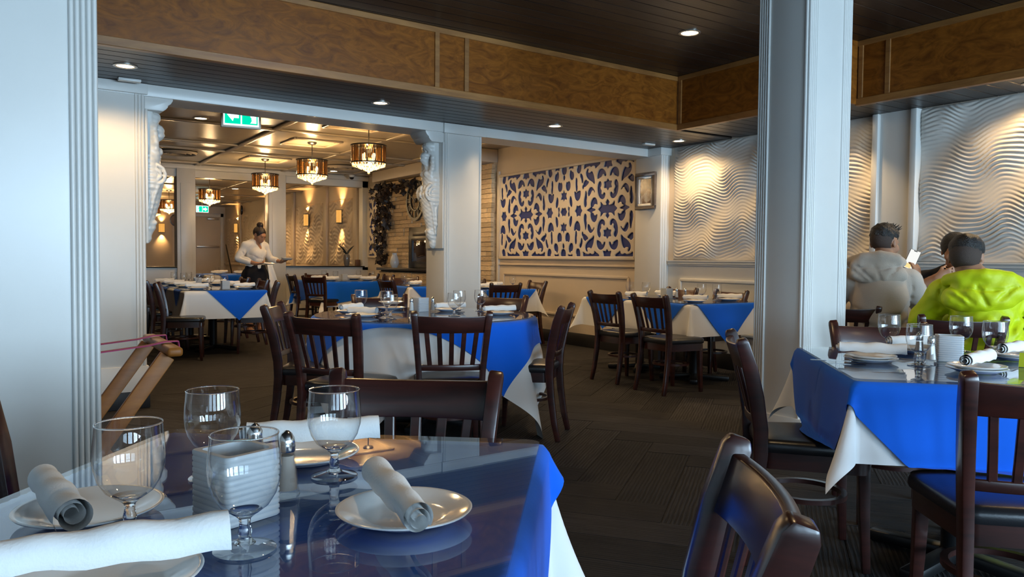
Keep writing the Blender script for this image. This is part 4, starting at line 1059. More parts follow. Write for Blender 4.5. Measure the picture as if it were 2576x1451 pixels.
# ================================================================ TABLES
def rot2(x, y, a): return x*math.cos(a)-y*math.sin(a), x*math.sin(a)+y*math.cos(a)
def drape_rect(name, mt, a, b, half_u, half_v, ang, lift, flare=.035, corner=.42, n=64, parent=None, fold=.012, seed=0, off=(0,0), zmin=-9):
    """cloth of half size (half_u, half_v), turned by ang, laid over a rectangular top (half a, half b) with its face at z=0"""
    rnd = random.Random(seed); p1, p2 = rnd.random()*6, rnd.random()*6
    def fn(s, t):
        u, v = rot2((s*2-1)*half_u, (t*2-1)*half_v, ang); u += off[0]; v += off[1]
        qx, qy = max(-a, min(a, u)), max(-b, min(b, v)); dx, dy = u-qx, v-qy; d = math.hypot(dx, dy)
        if d < 1e-6: return (u, v, lift)
        nx, ny = dx/d, dy/d
        cs = abs(2*nx*ny)                                   # 0 on the sides, 1 in the middle of a corner
        f = flare + corner*cs**1.1*min(1.0, .55+d*.9)
        tang = u if abs(ny) > abs(nx) else v
        f += fold*math.sin(tang*13+p1)*min(1, d/.15) * (1-cs)*2 + fold*.8*math.sin(tang*7.3+p2)*min(1, d/.2)*(1-cs)
        f = max(.012, min(.8, f)); r0 = .012
        if d < r0*1.57:
            th = d/r0; return (qx+nx*r0*math.sin(th)*1.0, qy+ny*r0*math.sin(th), lift - r0*(1-math.cos(th)))
        dd = d - r0*1.57; h = dd*f; z = -math.sqrt(max(0, dd*dd-h*h))
        if z < zmin: h += (zmin-z)*.12; z = zmin + .0006*math.sin(dd*90)
        return (qx+nx*(r0+h+(lift-.002)*1.6), qy+ny*(r0+h+(lift-.002)*1.6), lift-r0+z)
    mb = MB().grid(fn, n, n)
    o = mb.build(name, M[mt], parent, smooth=180, weld=False)
    return o
def drape_round(name, mt, Rr, half, ang, lift, n=72, parent=None, folds=9, amp=.10, seed=0, off=(0,0), flare=.06):
    rnd = random.Random(seed); p1, p2 = rnd.random()*6, rnd.random()*6
    def fn(s, t):
        u, v = rot2((s*2-1)*half, (t*2-1)*half, ang); u += off[0]; v += off[1]; d0 = math.hypot(u, v)
        if d0 <= Rr: return (u, v, lift)
        th = math.atan2(v, u); d = d0-Rr; nx, ny = u/d0, v/d0; r0 = .012
        f = flare + amp*(.5+.5*math.sin(folds*th+p1))*min(1, d/.25) + .4*amp*math.sin(3*th+p2)*min(1, d/.3)
        f = max(.02, f)
        if d < r0*1.57:
            q = d/r0; rr = Rr+r0*math.sin(q); return (nx*rr, ny*rr, lift-r0*(1-math.cos(q)))
        dd = d-r0*1.57; h = dd*f; rr = Rr+r0+h+(lift-.002)*1.6
        return (nx*rr, ny*rr, lift-r0-math.sqrt(max(0, dd*dd-h*h)))
    return MB().grid(fn, n, n).build(name, M[mt], parent, smooth=180, weld=False)
TZ = .755
def pedestal(parent, at):
    for (px, py) in at:
        mb = MB().lathe([(.045,.05),(.045,.70),(.05,.71)], 16, (px,py,0), True, True); pd = mb.build('pedestal', M['black'], parent)
        for k in range(4):
            a = k*PI/2+PI/4
            MB().bar((px, py, .045), (px+.33*math.cos(a), py+.33*math.sin(a), .025), .075, .045).build('foot', M['black'], pd, bevel=.012)
def table_rect(label, cx, cy, ang, a, b, under, over, over_ang=R(45), group=None, seed=1, two=False, corner=.42, over_off=(0,0), n=64):
    t = thing('dining_table', label, 'table', (cx, cy, 0), ang, group)
    MB().box(-a, a, -b, b, .72, TZ-.003).build('table_top', M['chair'], t, bevel=.004)
    pedestal(t, [(0,0)] if not two else [(0,-b*.5),(0,b*.5)])
    return t
def cloth_obj(o, label, cat, loc, ang, group=None):
    o.location = loc; o.rotation_euler = (0,0,ang); return tag(o, label, cat, group)
def glass_cover(label, loc, ang, a=None, b=None, r=None, group=None):
    mb = MB()
    if r: mb.lathe([(.001,0),(r-.002,0),(r,.002),(r,.006),(r-.002,.008),(.001,.008)], 72)
    else:
        c = .03; pts = []
        for (sx, sy, a0) in ((1,1,0),(-1,1,90),(-1,-1,180),(1,-1,270)):
            for q in range(5): pts.append((sx*(a-c)+c*math.cos(R(a0+q*22.5)), sy*(b-c)+c*math.sin(R(a0+q*22.5))))
        mb.prism(pts, 0, .008)
    o = mb.build('glass_table_cover', M['top'], smooth=30); o.location = loc; o.rotation_euler = (0,0,ang)
    return tag(o, label, 'table glass', group)
GT = TZ+.0145       # top of glass: TZ + .006 cloth + .008
# ---- tableware prototypes
def proto_goblet():
    g = thing('water_goblet', 'goblet', 'glass')
    outer = [(.008,.046),(.018,.050),(.031,.060),(.040,.075),(.0452,.093),(.0462,.108),(.0452,.126),(.0435,.142),(.0428,.152)]
    MB().lathe(outer, 40).build('bowl', M['bowl'], g, smooth=60)
    n = 40; MB().tube([(.0427*math.cos(2*PI*q/n), .0427*math.sin(2*PI*q/n), .1525) for q in range(n)], .0011, 6, closed=True).build('rim', M['glass'], g, smooth=60)
    MB().lathe([(.0005,.052),(.012,.0505),(.022,.0535),(.012,.046),(.0078,.042),(.0070,.034),(.0080,.028),(.0092,.024),(.0078,.019),(.0095,.014),(.014,.0095),(.0005,.009)], 24).build('stem', M['glass'], g, smooth=60)
    MB().lathe([(.0005,.0115),(.013,.0100),(.026,.0062),(.0385,.0034),(.040,.002),(.0385,.0004),(.0005,.0003)], 40).build('foot', M['footglass'], g, smooth=60)
    return g
def proto_plate(two=False):
    prof = [(.001,.006),(.07,.006),(.082,.009),(.098,.016),(.118,.021),(.1235,.0225),(.126,.0215),(.124,.0185),(.105,.012),(.088,.004),(.078,0),(.07,0),(.068,.002),(.001,.002)]
    return MB().lathe([(r*1.0, z) for r, z in prof], 56)
def napkin_roll(L=.235, r=.024):
    """rolled napkin along x, spiral ends"""
    mb = MB(); n = 30; turns = 2.6
    sec = []; 
    for q in range(n*2+1):
        t = q/(n*2); th = t*turns*2*PI; rr = r*(.28+.72*t); sec.append((rr*math.cos(th), rr*math.sin(th)))
    k = len(sec); m = 14; vs = []
    for i in range(m+1):
        s = i/m*2-1; w = 1 + .05*math.sin(s*5+1) + .09*s
        for q, (a, b_) in enumerate(sec):
            sk = (q/k-.5)*.018
            vs.append((s*L/2+sk*abs(s), a*w, r*1.0+b_*w+.002*math.sin(s*9)))
    fs = [(i*k+q, i*k+q+1, (i+1)*k+q+1, (i+1)*k+q) for i in range(m) for q in range(k-1)]
    return mb.add(vs, fs)
GOB = proto_goblet(); gob_used = [False]
PLATE_ME = proto_plate().mesh('plate', M['china'], smooth=50)
ROLL_ME = napkin_roll().mesh('rolled_napkin', M['napkin'], smooth=60)
COVER = (.02,)
def goblet(x, y, label, group=None, z=GT, s=1.0):
    o = GOB if not gob_used[0] else copy_tree(GOB); gob_used[0] = True
    put(o, (x, y, z)); o.scale = (s,s,s); o['label'] = label
    if group: o['group'] = group
    elif 'group' in o: del o['group']
    return o
def plate(x, y, label, group=None, z=GT, s=1.0):
    o = inst('plate', PLATE_ME, None, (x,y,z), (0,0,0), (s,s,s)); return tag(o, label, 'plate', group)
def roll(x, y, ang, label, group=None, z=GT+.021, s=1.0, tilt=0.0):
    o = inst('rolled_napkin', ROLL_ME, None, (x,y,z), (0,tilt,ang), (s,s,s)); return tag(o, label, 'napkin', group)
def proto_shaker(fill):
    t = thing('shaker', 'shaker', 'shaker')
    k = 12
    MB().lathe([(.0005,0),(.019,0),(.021,.004),(.0185,.016),(.0125,.072),(.0120,.076),(.0105,.076),(.0108,.070),(.016,.016),(.0005,.008)], k).build('body', M['bowl'], t, smooth=20)
    MB().lathe([(.0005,.0085),(.0165,.012),(.0150,.030),(.0115,.066),(.0005,.067)], k).build('contents', M[fill], t, smooth=40)
    MB().lathe([(.0128,.072),(.0138,.074),(.0132,.078),(.0138,.080),(.0132,.084),(.0135,.087),(.0120,.094),(.0085,.101),(.0040,.105),(.0005,.106)], 18).build('cap', M['steel'], t, smooth=60)
    return t
SHK = {'salt': proto_shaker('salt'), 'pepper': proto_shaker('pepper')}; shk_used = {'salt': False, 'pepper': False}
def shaker(kind, x, y, label, group=None, z=GT, s=1.0):
    o = SHK[kind] if not shk_used[kind] else copy_tree(SHK[kind]); shk_used[kind] = True
    o.name = kind + '_shaker'
    put(o, (x,y,z)); o.scale = (s,s,s); o['label'] = label
    if group: o['group'] = group
    elif 'group' in o: del o['group']
    return o
def holder_mesh(w=.092, h=.10):
    """square ribbed holder of frosted glass"""
    mb = MB(); n = 12; rings = []
    for i in range(n):
        z0 = h*i/n
        for (dz, dw) in ((0,-.0012),(.25,.0),(.75,.0),(1,-.0012)): rings.append((z0+dz*h/n, w/2+dw))
    c = .008
    def sq(hw): 
        pts = []
        for (sx, sy, a0) in ((1,1,0),(-1,1,90),(-1,-1,180),(1,-1,270)):
            for q in range(3): pts.append((sx*(hw-c)+c*math.cos(R(a0+q*45)), sy*(hw-c)+c*math.sin(R(a0+q*45))))
        return pts
    vs = []; k = 12
    rr = rings + [(h, w/2-.010), (.012, w/2-.012)]
    for z, hw in rr: vs += [(x,y,z) for x,y in sq(hw)]
    fs = [(i*k+q, i*k+(q+1) % k, (i+1)*k+(q+1) % k, (i+1)*k+q) for i in range(len(rr)-1) for q in range(k)]
    fs += [tuple(range(k))[::-1], tuple((len(rr)-1)*k+q for q in range(k))]
    return mb.add(vs, fs)
HOLD_ME = holder_mesh().mesh('ribbed_glass_holder', M['frost'], smooth=45)
def holder(x, y, ang, label, group=None, z=GT, s=1.0):
    o = inst('ribbed_glass_holder', HOLD_ME, None, (x,y,z), (0,0,ang), (s,s,s)); return tag(o, label, 'holder', group)
# ================================================================ TABLES IN PLACE
W0, B0 = .002, .005                      # lifts of the white and the blue cloth above the table top
CZ = TZ
def set_cloths(name_tail, cx, cy, ang, a, b, ov, over, oang=R(45), seed=1, corner=.42, offs=((0,0),), n=64, ocorner=None, zmin=-9):
    w_ = drape_rect('white_tablecloth', 'linen', a, b, a+ov, b+ov, 0, W0, seed=seed, corner=corner, n=n)
    cloth_obj(w_, 'white linen tablecloth hanging under ' + name_tail, 'tablecloth', (cx,cy,CZ), ang)
    for k, of in enumerate(offs):
        o = drape_rect('blue_table_topper', 'blue', a+.004, b+.004, over, over, oang, B0, seed=seed, corner=ocorner or corner, n=n, off=of, zmin=zmin)
        tail = name_tail if len(offs) == 1 else name_tail + (', nearest', ', middle', ', farthest')[k]
        cloth_obj(o, 'royal blue topper over the white cloth of ' + tail, 'tablecloth', (cx,cy,CZ), ang)
# ---- foreground table
A1 = R(51.2)
table_rect('square foreground dining table under blue cloth and glass', .338, 1.216, A1, .465, .405, 0, 0)
set_cloths('the foreground table', .338, 1.216, A1, .465, .405, .30, .72, seed=3, corner=.40, n=96, ocorner=.80, zmin=-.255)
glass_cover('reflective glass sheet covering the foreground table', (.338,1.216,CZ+B0+.001), A1, .468, .408)
plate(.49, 1.025, 'white china plate under a rolled napkin at the right of the foreground table', s=.79)
roll(.466, 1.005, R(80), 'rolled white napkin across the right plate of the foreground table', s=1.0)
plate(.104, 1.275, 'white china plate at the left of the foreground table behind a goblet', s=.79)
roll(.062, 1.250, R(-84), 'rolled white napkin across the left plate of the foreground table', s=1.0)
plate(.10, .985, 'white china plate at the bottom left corner under the nearest napkin', s=.8)
roll(.095, .990, R(-10), 'large rolled napkin at the bottom left, nearest the camera', s=1.08)
plate(.475, 1.425, 'white china plate on the far side of the foreground table behind the pepper shaker', s=.8)
roll(.495, 1.455, R(-21), 'rolled napkin on the far plate of the foreground table, behind the shakers', s=1.05)
goblet(.26, 1.02, 'clear goblet standing in front of the ribbed holder on the foreground table')
goblet(.143, 1.165, 'clear goblet at the left of the foreground table beside the rolled napkin')
goblet(.48, 1.285, 'clear goblet on the foreground table between pepper shaker and far chair')
goblet(.30, 1.385, 'clear goblet behind the ribbed holder on the foreground table')
holder(.285, 1.165, R(20), 'square ribbed frosted glass holder in the middle of the foreground table')
shaker('salt', .348, 1.300, 'glass shaker with chrome cap directly behind the ribbed holder, foreground table')
shaker('pepper', .376, 1.218, 'glass shaker with chrome cap right of the ribbed holder, foreground table')
chair(.89, 1.795, -.61, -.79, 'dark mahogany chair facing the camera across the foreground table')
chair(.875, .70, -.763, .646, 'dark chair with a curved top rail at the bottom, right of the foreground table')
chair(-.16, 1.76, .779, -.627, 'dark chair cut off at the left edge of the picture')
# ---- right table
A2 = R(46.6)
table_rect('square dining table at right under blue cloth and glass', 3.03, 1.51, A2, .49, .49, 0, 0)
set_cloths('the right hand table', 3.03, 1.51, A2, .49, .49, .27, .78, seed=12, corner=.40, n=80, zmin=-.255)
glass_cover('glass sheet covering the right hand table', (3.03,1.51,CZ+B0+.001), A2, .492, .492)
for (x, y, a, l1, l2) in ((2.79,1.72,-62,'left','left'), (2.85,1.36,8,'near','near'), (3.36,1.46,0,'right','right'), (3.24,1.80,-30,'far','far')):
    plate(x, y, 'lower white plate of the pair at the %s side of the right hand table' % l1, s=.78)
    plate(x, y, 'upper white plate of the pair at the %s side of the right hand table' % l1, z=GT+.010, s=.74)
    roll(x, y, R(a), 'rolled white napkin on the %s pair of plates of the right hand table' % l2, z=GT+.027, s=1.0)
goblet(3.25, 1.92, 'goblet farthest left at the back of the right hand table')
goblet(2.84, 1.56, 'goblet nearest the front corner of the right hand table')
goblet(3.46, 1.72, 'goblet behind the ribbed holder on the right hand table, before the yellow jacket')
goblet(3.28, 1.50, 'goblet right of the ribbed holder on the right hand table')
holder(3.09, 1.58, R(35), 'square ribbed frosted glass holder in the middle of the right hand table')
shaker('salt', 2.97, 1.585, 'glass shaker with chrome cap left of the ribbed holder, right hand table')
shaker('pepper', 3.06, 1.68, 'glass shaker half hidden behind the goblet on the right hand table')
def spoon(x, y, ang, label):
    mb = MB(); mb.ball((.07,0,.004), (.028,.019,.004), 14, 6); mb.bar((-.10,0,.004), (.045,0,.005), .008, .003)
    o = mb.build('spoon', M['steel'], smooth=60, loc=(x,y,GT+.001), rotz=ang); return tag(o, label, 'spoon')
spoon(2.66, 1.77, R(-50), 'steel spoon at the left edge of the right hand table')
tent = MB().prism([(-.035,0),(.035,0),(.0,.05)], -.03, .03, 'y').build('folded_card', mat('lime_card', (.45,.55,.02), .6), loc=(3.17,1.33,GT+.001), rotz=R(20))
tag(tent, 'small folded lime green card behind the near napkin of the right table', 'card')
chair(2.45, 2.08, .727, -.687, 'dark chair seen side on, at the left side of the right hand table')
chair(2.29, .90, .687, .727, 'dark chair cut off at the right edge with its back to the camera')
chair(3.575, 2.17, -.687, -.727, 'dark chair facing the camera behind the right hand table, below the beige hoodie')
# ---- round table
RX, RY, RR = 2.44, 4.78, .75
t = thing('dining_table', 'big round dining table in the middle under blue and white cloths', 'table', (RX,RY,0))
MB().lathe([(.001,.72),(RR-.01,.72),(RR,.73),(RR,TZ-.004),(.001,TZ-.003)], 64).build('table_top', M['chair'], t)
pedestal(t, [(0,0)])
cloth_obj(drape_round('white_tablecloth', 'linen', RR, 1.13, R(-12), W0, parent=None, folds=11, amp=.15, seed=4, flare=.09), 'white tablecloth hanging in folds from the big round table', 'tablecloth', (RX,RY,CZ), 0)
cloth_obj(drape_round('blue_table_topper', 'blue', RR+.004, .87, R(-42), B0, folds=11, amp=.15, seed=4, flare=.09, off=(.11,.024)), 'bright blue topper over the big round table', 'tablecloth', (RX,RY,CZ), 0)
glass_cover('round glass sheet on the big round table', (RX,RY,CZ+B0+.001), 0, r=RR-.005)
for k, (x, y, a, nm) in enumerate(((1.95,4.72,-60,'left'), (2.86,4.50,-15,'right'), (2.72,4.95,-10,'right rear'), (2.42,5.30,5,'far'), (2.02,5.10,30,'left rear'))):
    plate(x, y, 'white plate under a napkin at the %s of the round table' % nm, s=.85)
    if nm != 'far': roll(x, y, R(a), 'rolled white napkin on the %s plate of the round table' % nm, s=.95)
    else: plate(x, y, 'second white plate stacked on the far plate of the round table', z=GT+.045, s=.75)
for (x, y, nm) in ((2.14,5.20,'leftmost'), (2.24,4.98,'second from left'), (2.05,4.50,'third from left, in front'), (2.52,4.52,'nearest the middle'), (2.74,4.84,'right of the middle'), (2.94,4.88,'rightmost')):
    goblet(x, y, 'clear goblet on the round table, %s' % nm)
holder(2.52, 5.02, R(10), 'square ribbed glass holder on the round table')
shaker('salt', 2.44, 5.00, 'white shaker left of the holder on the round table'); shaker('pepper', 2.60, 4.98, 'white shaker right of the holder on the round table')
chair(1.43, 4.90, .85, -.5, 'dark chair seen side on at the left of the round table')
chair(1.40, 3.93, .8, .6, 'dark chair at the near left of the round table, its back to us')
chair(2.06, 3.72, .43, .90, 'dark chair squarely in front of the round table, its back to us')
chair(3.07, 4.01, -.68, .73, 'dark chair standing apart at the right of the round table')
chair(2.52, 5.74, -.25, -.97, 'dark chair on the far side of the round table behind the goblets')
chair(3.42, 5.32, -.85, -.5, 'dark chair at the far right of the round table behind the plates')
# ---- table by the wave wall
table_rect('long dining table by the wave panel wall under blue toppers', 5.62, 5.68, R(-2), .45, .80, 0, 0, two=True)
set_cloths('the table by the wave panel wall', 5.62, 5.68, R(-2), .45, .80, .30, .55, seed=21, corner=.40, offs=((.0,-.42),(0,.42)))
glass_cover('glass sheet on the table by the wave panel wall', (5.62,5.68,CZ+B0+.001), R(-2), .45, .80)
for (x, y, a, nm) in ((5.36,5.05,-70,'near left'), (5.36,5.85,-70,'far left'), (5.88,5.10,-60,'near right'), (5.88,5.95,-60,'far right')):
    plate(x, y, 'white plate at the %s of the table by the wave wall' % nm, s=.85); roll(x, y, R(a), 'rolled napkin at the %s of the table by the wave wall' % nm, s=1.0)
for (x, y, nm) in ((5.55,6.15,'farthest left'), (5.62,5.98,'second from left'), (5.78,5.36,'third from left'), (5.82,5.20,'nearest the column')):
    goblet(x, y, 'clear goblet on the table by the wave wall, %s' % nm)
holder(5.66, 5.72, 0, 'square glass holder on the table by the wave wall')
shaker('salt', 5.74, 5.66, 'left one of the two shakers on the table by the wave wall'); shaker('pepper', 5.78, 5.58, 'right one of the two shakers on the table by the wave wall')
chair(4.73, 5.60, 1, 0, 'dark chair with its back to us, left of two at the wave wall table')
chair(4.68, 4.94, 1, -.03, 'dark chair with its back to us, right of two at the wave wall table')
chair(6.22, 5.37, -1, .05, 'dark chair facing us between the wave wall table and the wall, next to the column')
chair(6.22, 6.05, -1, 0, 'dark chair facing us at the wave wall table, behind the shakers')
# ---- chairs and table of the two seated men
table_rect('dark dining table in front of the seated men', 5.36, 2.45, R(30), .36, .45, 0, 0)
chair(4.42, 2.19, .744, .668, 'dark chair under the man in the yellow jacket')
chair(4.80, 3.15, .80, .60, 'dark chair under the man in the beige hoodie, beside the column')
chair(6.10, 3.08, -.85, -.5, 'dark chair against the wall behind the yellow jacket')
# ================================================================ BACK ROOM
table_rect('long dining table at the left of the back room', 2.19, 10.75, 0, .45, 1.40, 0, 0, two=True)
set_cloths('the long table in the back room', 2.19, 10.75, 0, .45, 1.40, .33, .56, seed=31, corner=.35, offs=((.13,-.97),(0,0),(0,.97)))
glass_cover('glass sheet on the long table in the back room', (2.19,10.75,CZ+B0+.001), 0, .45, 1.40)
for k in range(4):
    y = 9.65 + k*.72
    for s in (-1, 1):
        sd = 'left' if s < 0 else 'right'
        o_ = ('nearest', 'second', 'third', 'farthest')[k]
        plate(2.19+s*.27, y, '%s plate on the %s side of the long back room table' % (o_, sd), s=.85)
        roll(2.19+s*.27, y, R(5 if s > 0 else -12), '%s rolled napkin on the %s side of the long back room table' % (o_, sd), s=1.05)
        goblet(2.19+s*.10, y+.25, '%s goblet on the %s side of the long back room table' % (o_, sd))
holder(2.22, 9.55, 0, 'square glass holder at the near end of the long back room table')
holder(2.2, 11.0, 0, 'square glass holder at the middle of the long back room table')
for k, y in enumerate((9.3, 10.25, 11.2)):
    o_ = ('nearest', 'middle', 'farthest')[k]
    chair(1.44, y, 1, .0 if k else -.25, '%s dark chair on the left side of the long back room table' % o_)
    chair(2.92 - .1*(k == 0), y+.2, -1, .25 if k == 0 else 0, '%s dark chair on the right side of the long back room table' % o_)
table_rect('square table with deep blue cloth near the half wall', 4.97, 12.85, R(4), .60, .60, 0, 0)
set_cloths('the square table near the half wall', 4.97, 12.85, R(4), .60, .60, .42, .90, oang=R(8), seed=41, corner=.40)
glass_cover('glass sheet on the square table near the half wall', (4.97,12.85,CZ+B0+.001), R(4), .60, .60)
for (x, y, nm) in ((4.60,12.5,'near left'), (5.25,12.45,'near right'), (4.65,13.2,'far left'), (5.3,13.2,'far right')):
    plate(x, y, 'white plate at the %s of the square table near the half wall' % nm, s=.9); roll(x, y, R(-15), 'rolled napkin at the %s of the square table near the half wall' % nm, s=1.1)
    goblet(x+.15, y+.16, 'goblet at the %s of the square table near the half wall' % nm)
holder(4.98, 12.85, 0, 'square glass holder on the square table near the half wall')
chair(4.19, 12.15, .82, .57, 'dark chair with its back to us at the square table near the half wall')
chair(4.20, 13.35, 1, 0, 'dark chair seen side on at the left of the square half wall table')
chair(4.92, 14.1, 0, -1, 'dark chair facing us on the far side of the square half wall table')
chair(5.92, 13.75, -1, 0, 'farther dark chair at the right of the square half wall table')
chair(5.86, 12.95, -1, 0, 'nearer dark chair at the right of the square half wall table')
table_rect('square table in front of the fireplace, behind the middle pier', 5.15, 10.15, 0, .45, .45, 0, 0)
set_cloths('the table before the fireplace', 5.15, 10.15, 0, .45, .45, .3, .62, seed=51, n=48)
glass_cover('glass sheet on the table before the fireplace', (5.15,10.15,CZ+B0+.001), 0, .45, .45)
plate(4.92, 9.98, 'white plate on the table before the fireplace', s=.85); roll(4.92, 9.98, R(20), 'napkin on the table before the fireplace')
goblet(4.88, 10.25, 'goblet on the table before the fireplace')
chair(4.42, 9.85, 1, .05, 'dark chair at the left of the table before the fireplace')
chair(5.45, 11.4, -.2, -1, 'dark chair between the fireplace table and the mantel')
table_rect('small square table under the blue fretwork panel', 5.52, 8.85, 0, .42, .42, 0, 0)
set_cloths('the small table under the fretwork panel', 5.52, 8.85, 0, .42, .42, .3, .60, seed=61, n=48)
glass_cover('glass sheet on the small table under the fretwork panel', (5.52,8.85,CZ+B0+.001), 0, .42, .42)
for (x, y, nm) in ((5.30,8.62,'near'), (5.70,9.1,'far')):
    plate(x, y, 'white plate on the %s side of the small fretwork table' % nm, s=.85); roll(x, y, R(-10), 'rolled napkin on the %s side of the small fretwork table' % nm)
goblet(5.24, 8.85, 'left goblet on the small table under the fretwork'); goblet(5.45, 9.08, 'middle goblet on the small table under the fretwork'); goblet(5.78, 8.75, 'right goblet on the small table under the fretwork')
chair(5.20, 8.02, .05, 1, 'dark chair with its back to us at the small fretwork table')
chair(6.20, 8.76, -1, .05, 'dark chair against the wall under the fretwork panel')
chair(5.68, 9.68, -.1, -1, 'dark chair on the far side of the small fretwork table')
# far room table seen through the opening
table_rect('dining table in the far room seen beside the waitress', 4.25, 18.3, 0, .55, .75, 0, 0)
set_cloths('the far room table', 4.25, 18.3, 0, .55, .75, .3, .75, seed=71, n=40)
for (x, y, nm) in ((4.0,17.9,'near left'), (4.5,17.95,'near right'), (4.2,18.5,'far')):
    plate(x, y, 'white plate at the %s of the far room table' % nm); roll(x, y, 0, 'rolled napkin at the %s of the far room table' % nm, s=1.2); goblet(x+.05, y+.22, 'goblet at the %s of the far room table' % nm)
chair(4.95, 18.1, -1, 0, 'dark chair at the right of the far room table'); chair(4.95, 18.8, -1, 0, 'farther dark chair at the right of the far room table')
# ================================================================ PEOPLE
class Vox:
    """soft solid built from blended primitives on a grid"""
    def __init__(s, lo, hi, step):
        s.lo = np.array(lo, float); s.step = step; s.n = np.ceil((np.array(hi)-s.lo)/step).astype(int)+1; s.D = np.full(s.n, 1.0)
    def _do(s, lo, hi, fn, k, op):
        m = k+3*s.step; i0 = np.clip(np.floor((np.array(lo)-m-s.lo)/s.step).astype(int), 0, s.n); i1 = np.clip(np.ceil((np.array(hi)+m-s.lo)/s.step).astype(int)+1, 0, s.n)
        if (i1 <= i0).any(): return s
        sl = tuple(slice(a, b) for a, b in zip(i0, i1))
        P = np.stack(np.meshgrid(*[s.lo[j]+s.step*np.arange(i0[j], i1[j]) for j in range(3)], indexing='ij'), -1); d = fn(P)
        s.D[sl] = smin(s.D[sl], d, k) if op == 'add' else smax(s.D[sl], -d, k)
        return s
    def cone(s, a, b, ra, rb, k=.02, op='add'):
        a, b = np.array(a), np.array(b); r_ = max(ra, rb); return s._do(np.minimum(a, b)-r_, np.maximum(a, b)+r_, lambda P: sd_cone(P, a, b, ra, rb), k, op)
    def chain(s, pts, rs, k=.02, op='add'):
        p = np.array(pts, float); r_ = max(rs); return s._do(p.min(0)-r_, p.max(0)+r_, lambda P: sd_chain(P, p, rs), k, op)
    def ell(s, c, r, k=.02, op='add', rot=None):
        m = max(r) if rot is not None else np.array(r); return s._do(np.array(c)-m, np.array(c)+m, lambda P: sd_ell(P, c, r, rot), k, op)
    def box(s, c, h, r=.01, k=.01, op='add', rot=None):
        m = np.linalg.norm(h); return s._do(np.array(c)-m, np.array(c)+m, lambda P: sd_box(P, c, h, r, rot), k, op)
    def ripple(s, fn):
        P = np.stack(np.meshgrid(*[s.lo[j]+s.step*np.arange(s.n[j]) for j in range(3)], indexing='ij'), -1); m = s.D < .05
        s.D[m] += fn(P[m]); return s
    def crease(s, xz, r_=.010, k=.022, op='sub', front=False, dy=0.0):
        """soft crease or ridge drawn on the back (or front) of the solid through (x, z) points"""
        pts = []
        for i in range(len(xz)-1):
            for q in range(6 if i == len(xz)-2 else 5):
                t = q/5; x = xz[i][0]*(1-t)+xz[i+1][0]*t; z = xz[i][1]*(1-t)+xz[i+1][1]*t
                ix, iz = int(round((x-s.lo[0])/s.step)), int(round((z-s.lo[2])/s.step))
                if not (0 <= ix < s.n[0] and 0 <= iz < s.n[2]): continue
                ins = np.nonzero(s.D[ix, :, iz] < 0)[0]
                if len(ins): pts.append((x, s.lo[1]+s.step*(ins[-1] if front else ins[0])+dy, z))
        if len(pts) > 1:
            n_ = len(pts); s.chain(pts, [r_*(.35+.65*math.sin(PI*min(1, (i+.6)/n_))) for i in range(n_)], k, op)
        return s
    def mesh(s, name, mt, parent, relax=0): return nets(name, s.D, s.lo, s.step, mt, parent, relax)
def basis(yaw_, pitch_, roll_=0): return np.array((Matrix.Rotation(yaw_, 3, 'Z') @ Matrix.Rotation(pitch_, 3, 'X') @ Matrix.Rotation(roll_, 3, 'Y')))
def head(v, c, B, s=1.0):
    """head of about .23 m looking along local +y; B columns: right, forward, up"""
    c = np.array(c)
    def L(x, y, z): return c + B @ np.array((x, y, z))*s
    def E(p, r, k=.015, op='add'): v.ell(L(*p), tuple(q*s for q in r), k, op, rot=B)
    E((0,-.012,.028), (.076,.096,.088)); E((0,.030,-.035), (.058,.066,.075), .03); E((0,.062,-.083), (.028,.026,.022), .025)
    E((0,.085,.020), (.050,.018,.014), .02)
    v.cone(L(0,.088,.012), L(0,.104,-.028), .008*s, .012*s, .012); v.ell(L(.010,.098,-.030), (.008*s,)*3, .008); v.ell(L(-.010,.098,-.030), (.008*s,)*3, .008)
    for q in (-1, 1):
        E((q*.031,.092,.002), (.016,.012,.010), .008, 'sub'); E((q*.031,.078,.000), (.012,.010,.009), .004)
        E((q*.046,.062,-.030), (.022,.02,.022), .02)
        E((q*.077,-.012,-.008), (.010,.020,.032), .006); E((q*.086,-.006,-.006), (.006,.011,.020), .004, 'sub')
    E((0,.092,-.054), (.024,.010,.006), .006); E((0,.090,-.064), (.020,.010,.007), .006)
def hand(v, wrist, d, palm_n, s=1.0, curl=.6, side=1):
    """palm and five fingers; d points along the hand, palm_n out of the palm, the thumb lies on the +side of d x n"""
    d = np.array(d, float); d /= np.linalg.norm(d); n_ = np.array(palm_n, float); n_ -= d*(n_@d); n_ /= np.linalg.norm(n_); t = np.cross(d, n_)*side
    w_ = np.array(wrist, float)
    v.cone(w_, w_+d*.03*s, .026*s, .028*s, .015)
    for q in (-.027, -.009, .009, .027): v.cone(w_+d*.02*s+t*q*.7*s, w_+d*.085*s+t*q*s, .014*s, .012*s, .012)
    for q, ln in ((-.029,.060), (-.010,.074), (.010,.078), (.028,.070)):
        b = w_+d*.085*s+t*q*s; a1, a2 = curl*.7, curl*1.6
        p1 = b + (d*math.cos(a1)+n_*math.sin(a1))*ln*.5*s; p2 = p1 + (d*math.cos(a2)+n_*math.sin(a2))*ln*.5*s
        v.chain([b, p1, p2], [.0095*s, .0088*s, .0075*s], .003)
    b = w_+d*.025*s+t*.026*s; p1 = b+(d*.6+t*.55+n_*.35)*.045*s; p2 = p1+(d*.8+n_*.5)*.032*s
    v.chain([b, p1, p2], [.014*s, .011*s, .009*s], .006)
def fold(P, f1, f2, a): return a*np.sin(P[..., 0]*f1+3*np.sin(P[..., 2]*f2*.3))*np.sin(P[..., 2]*f2+P[..., 0]*f1*.4)
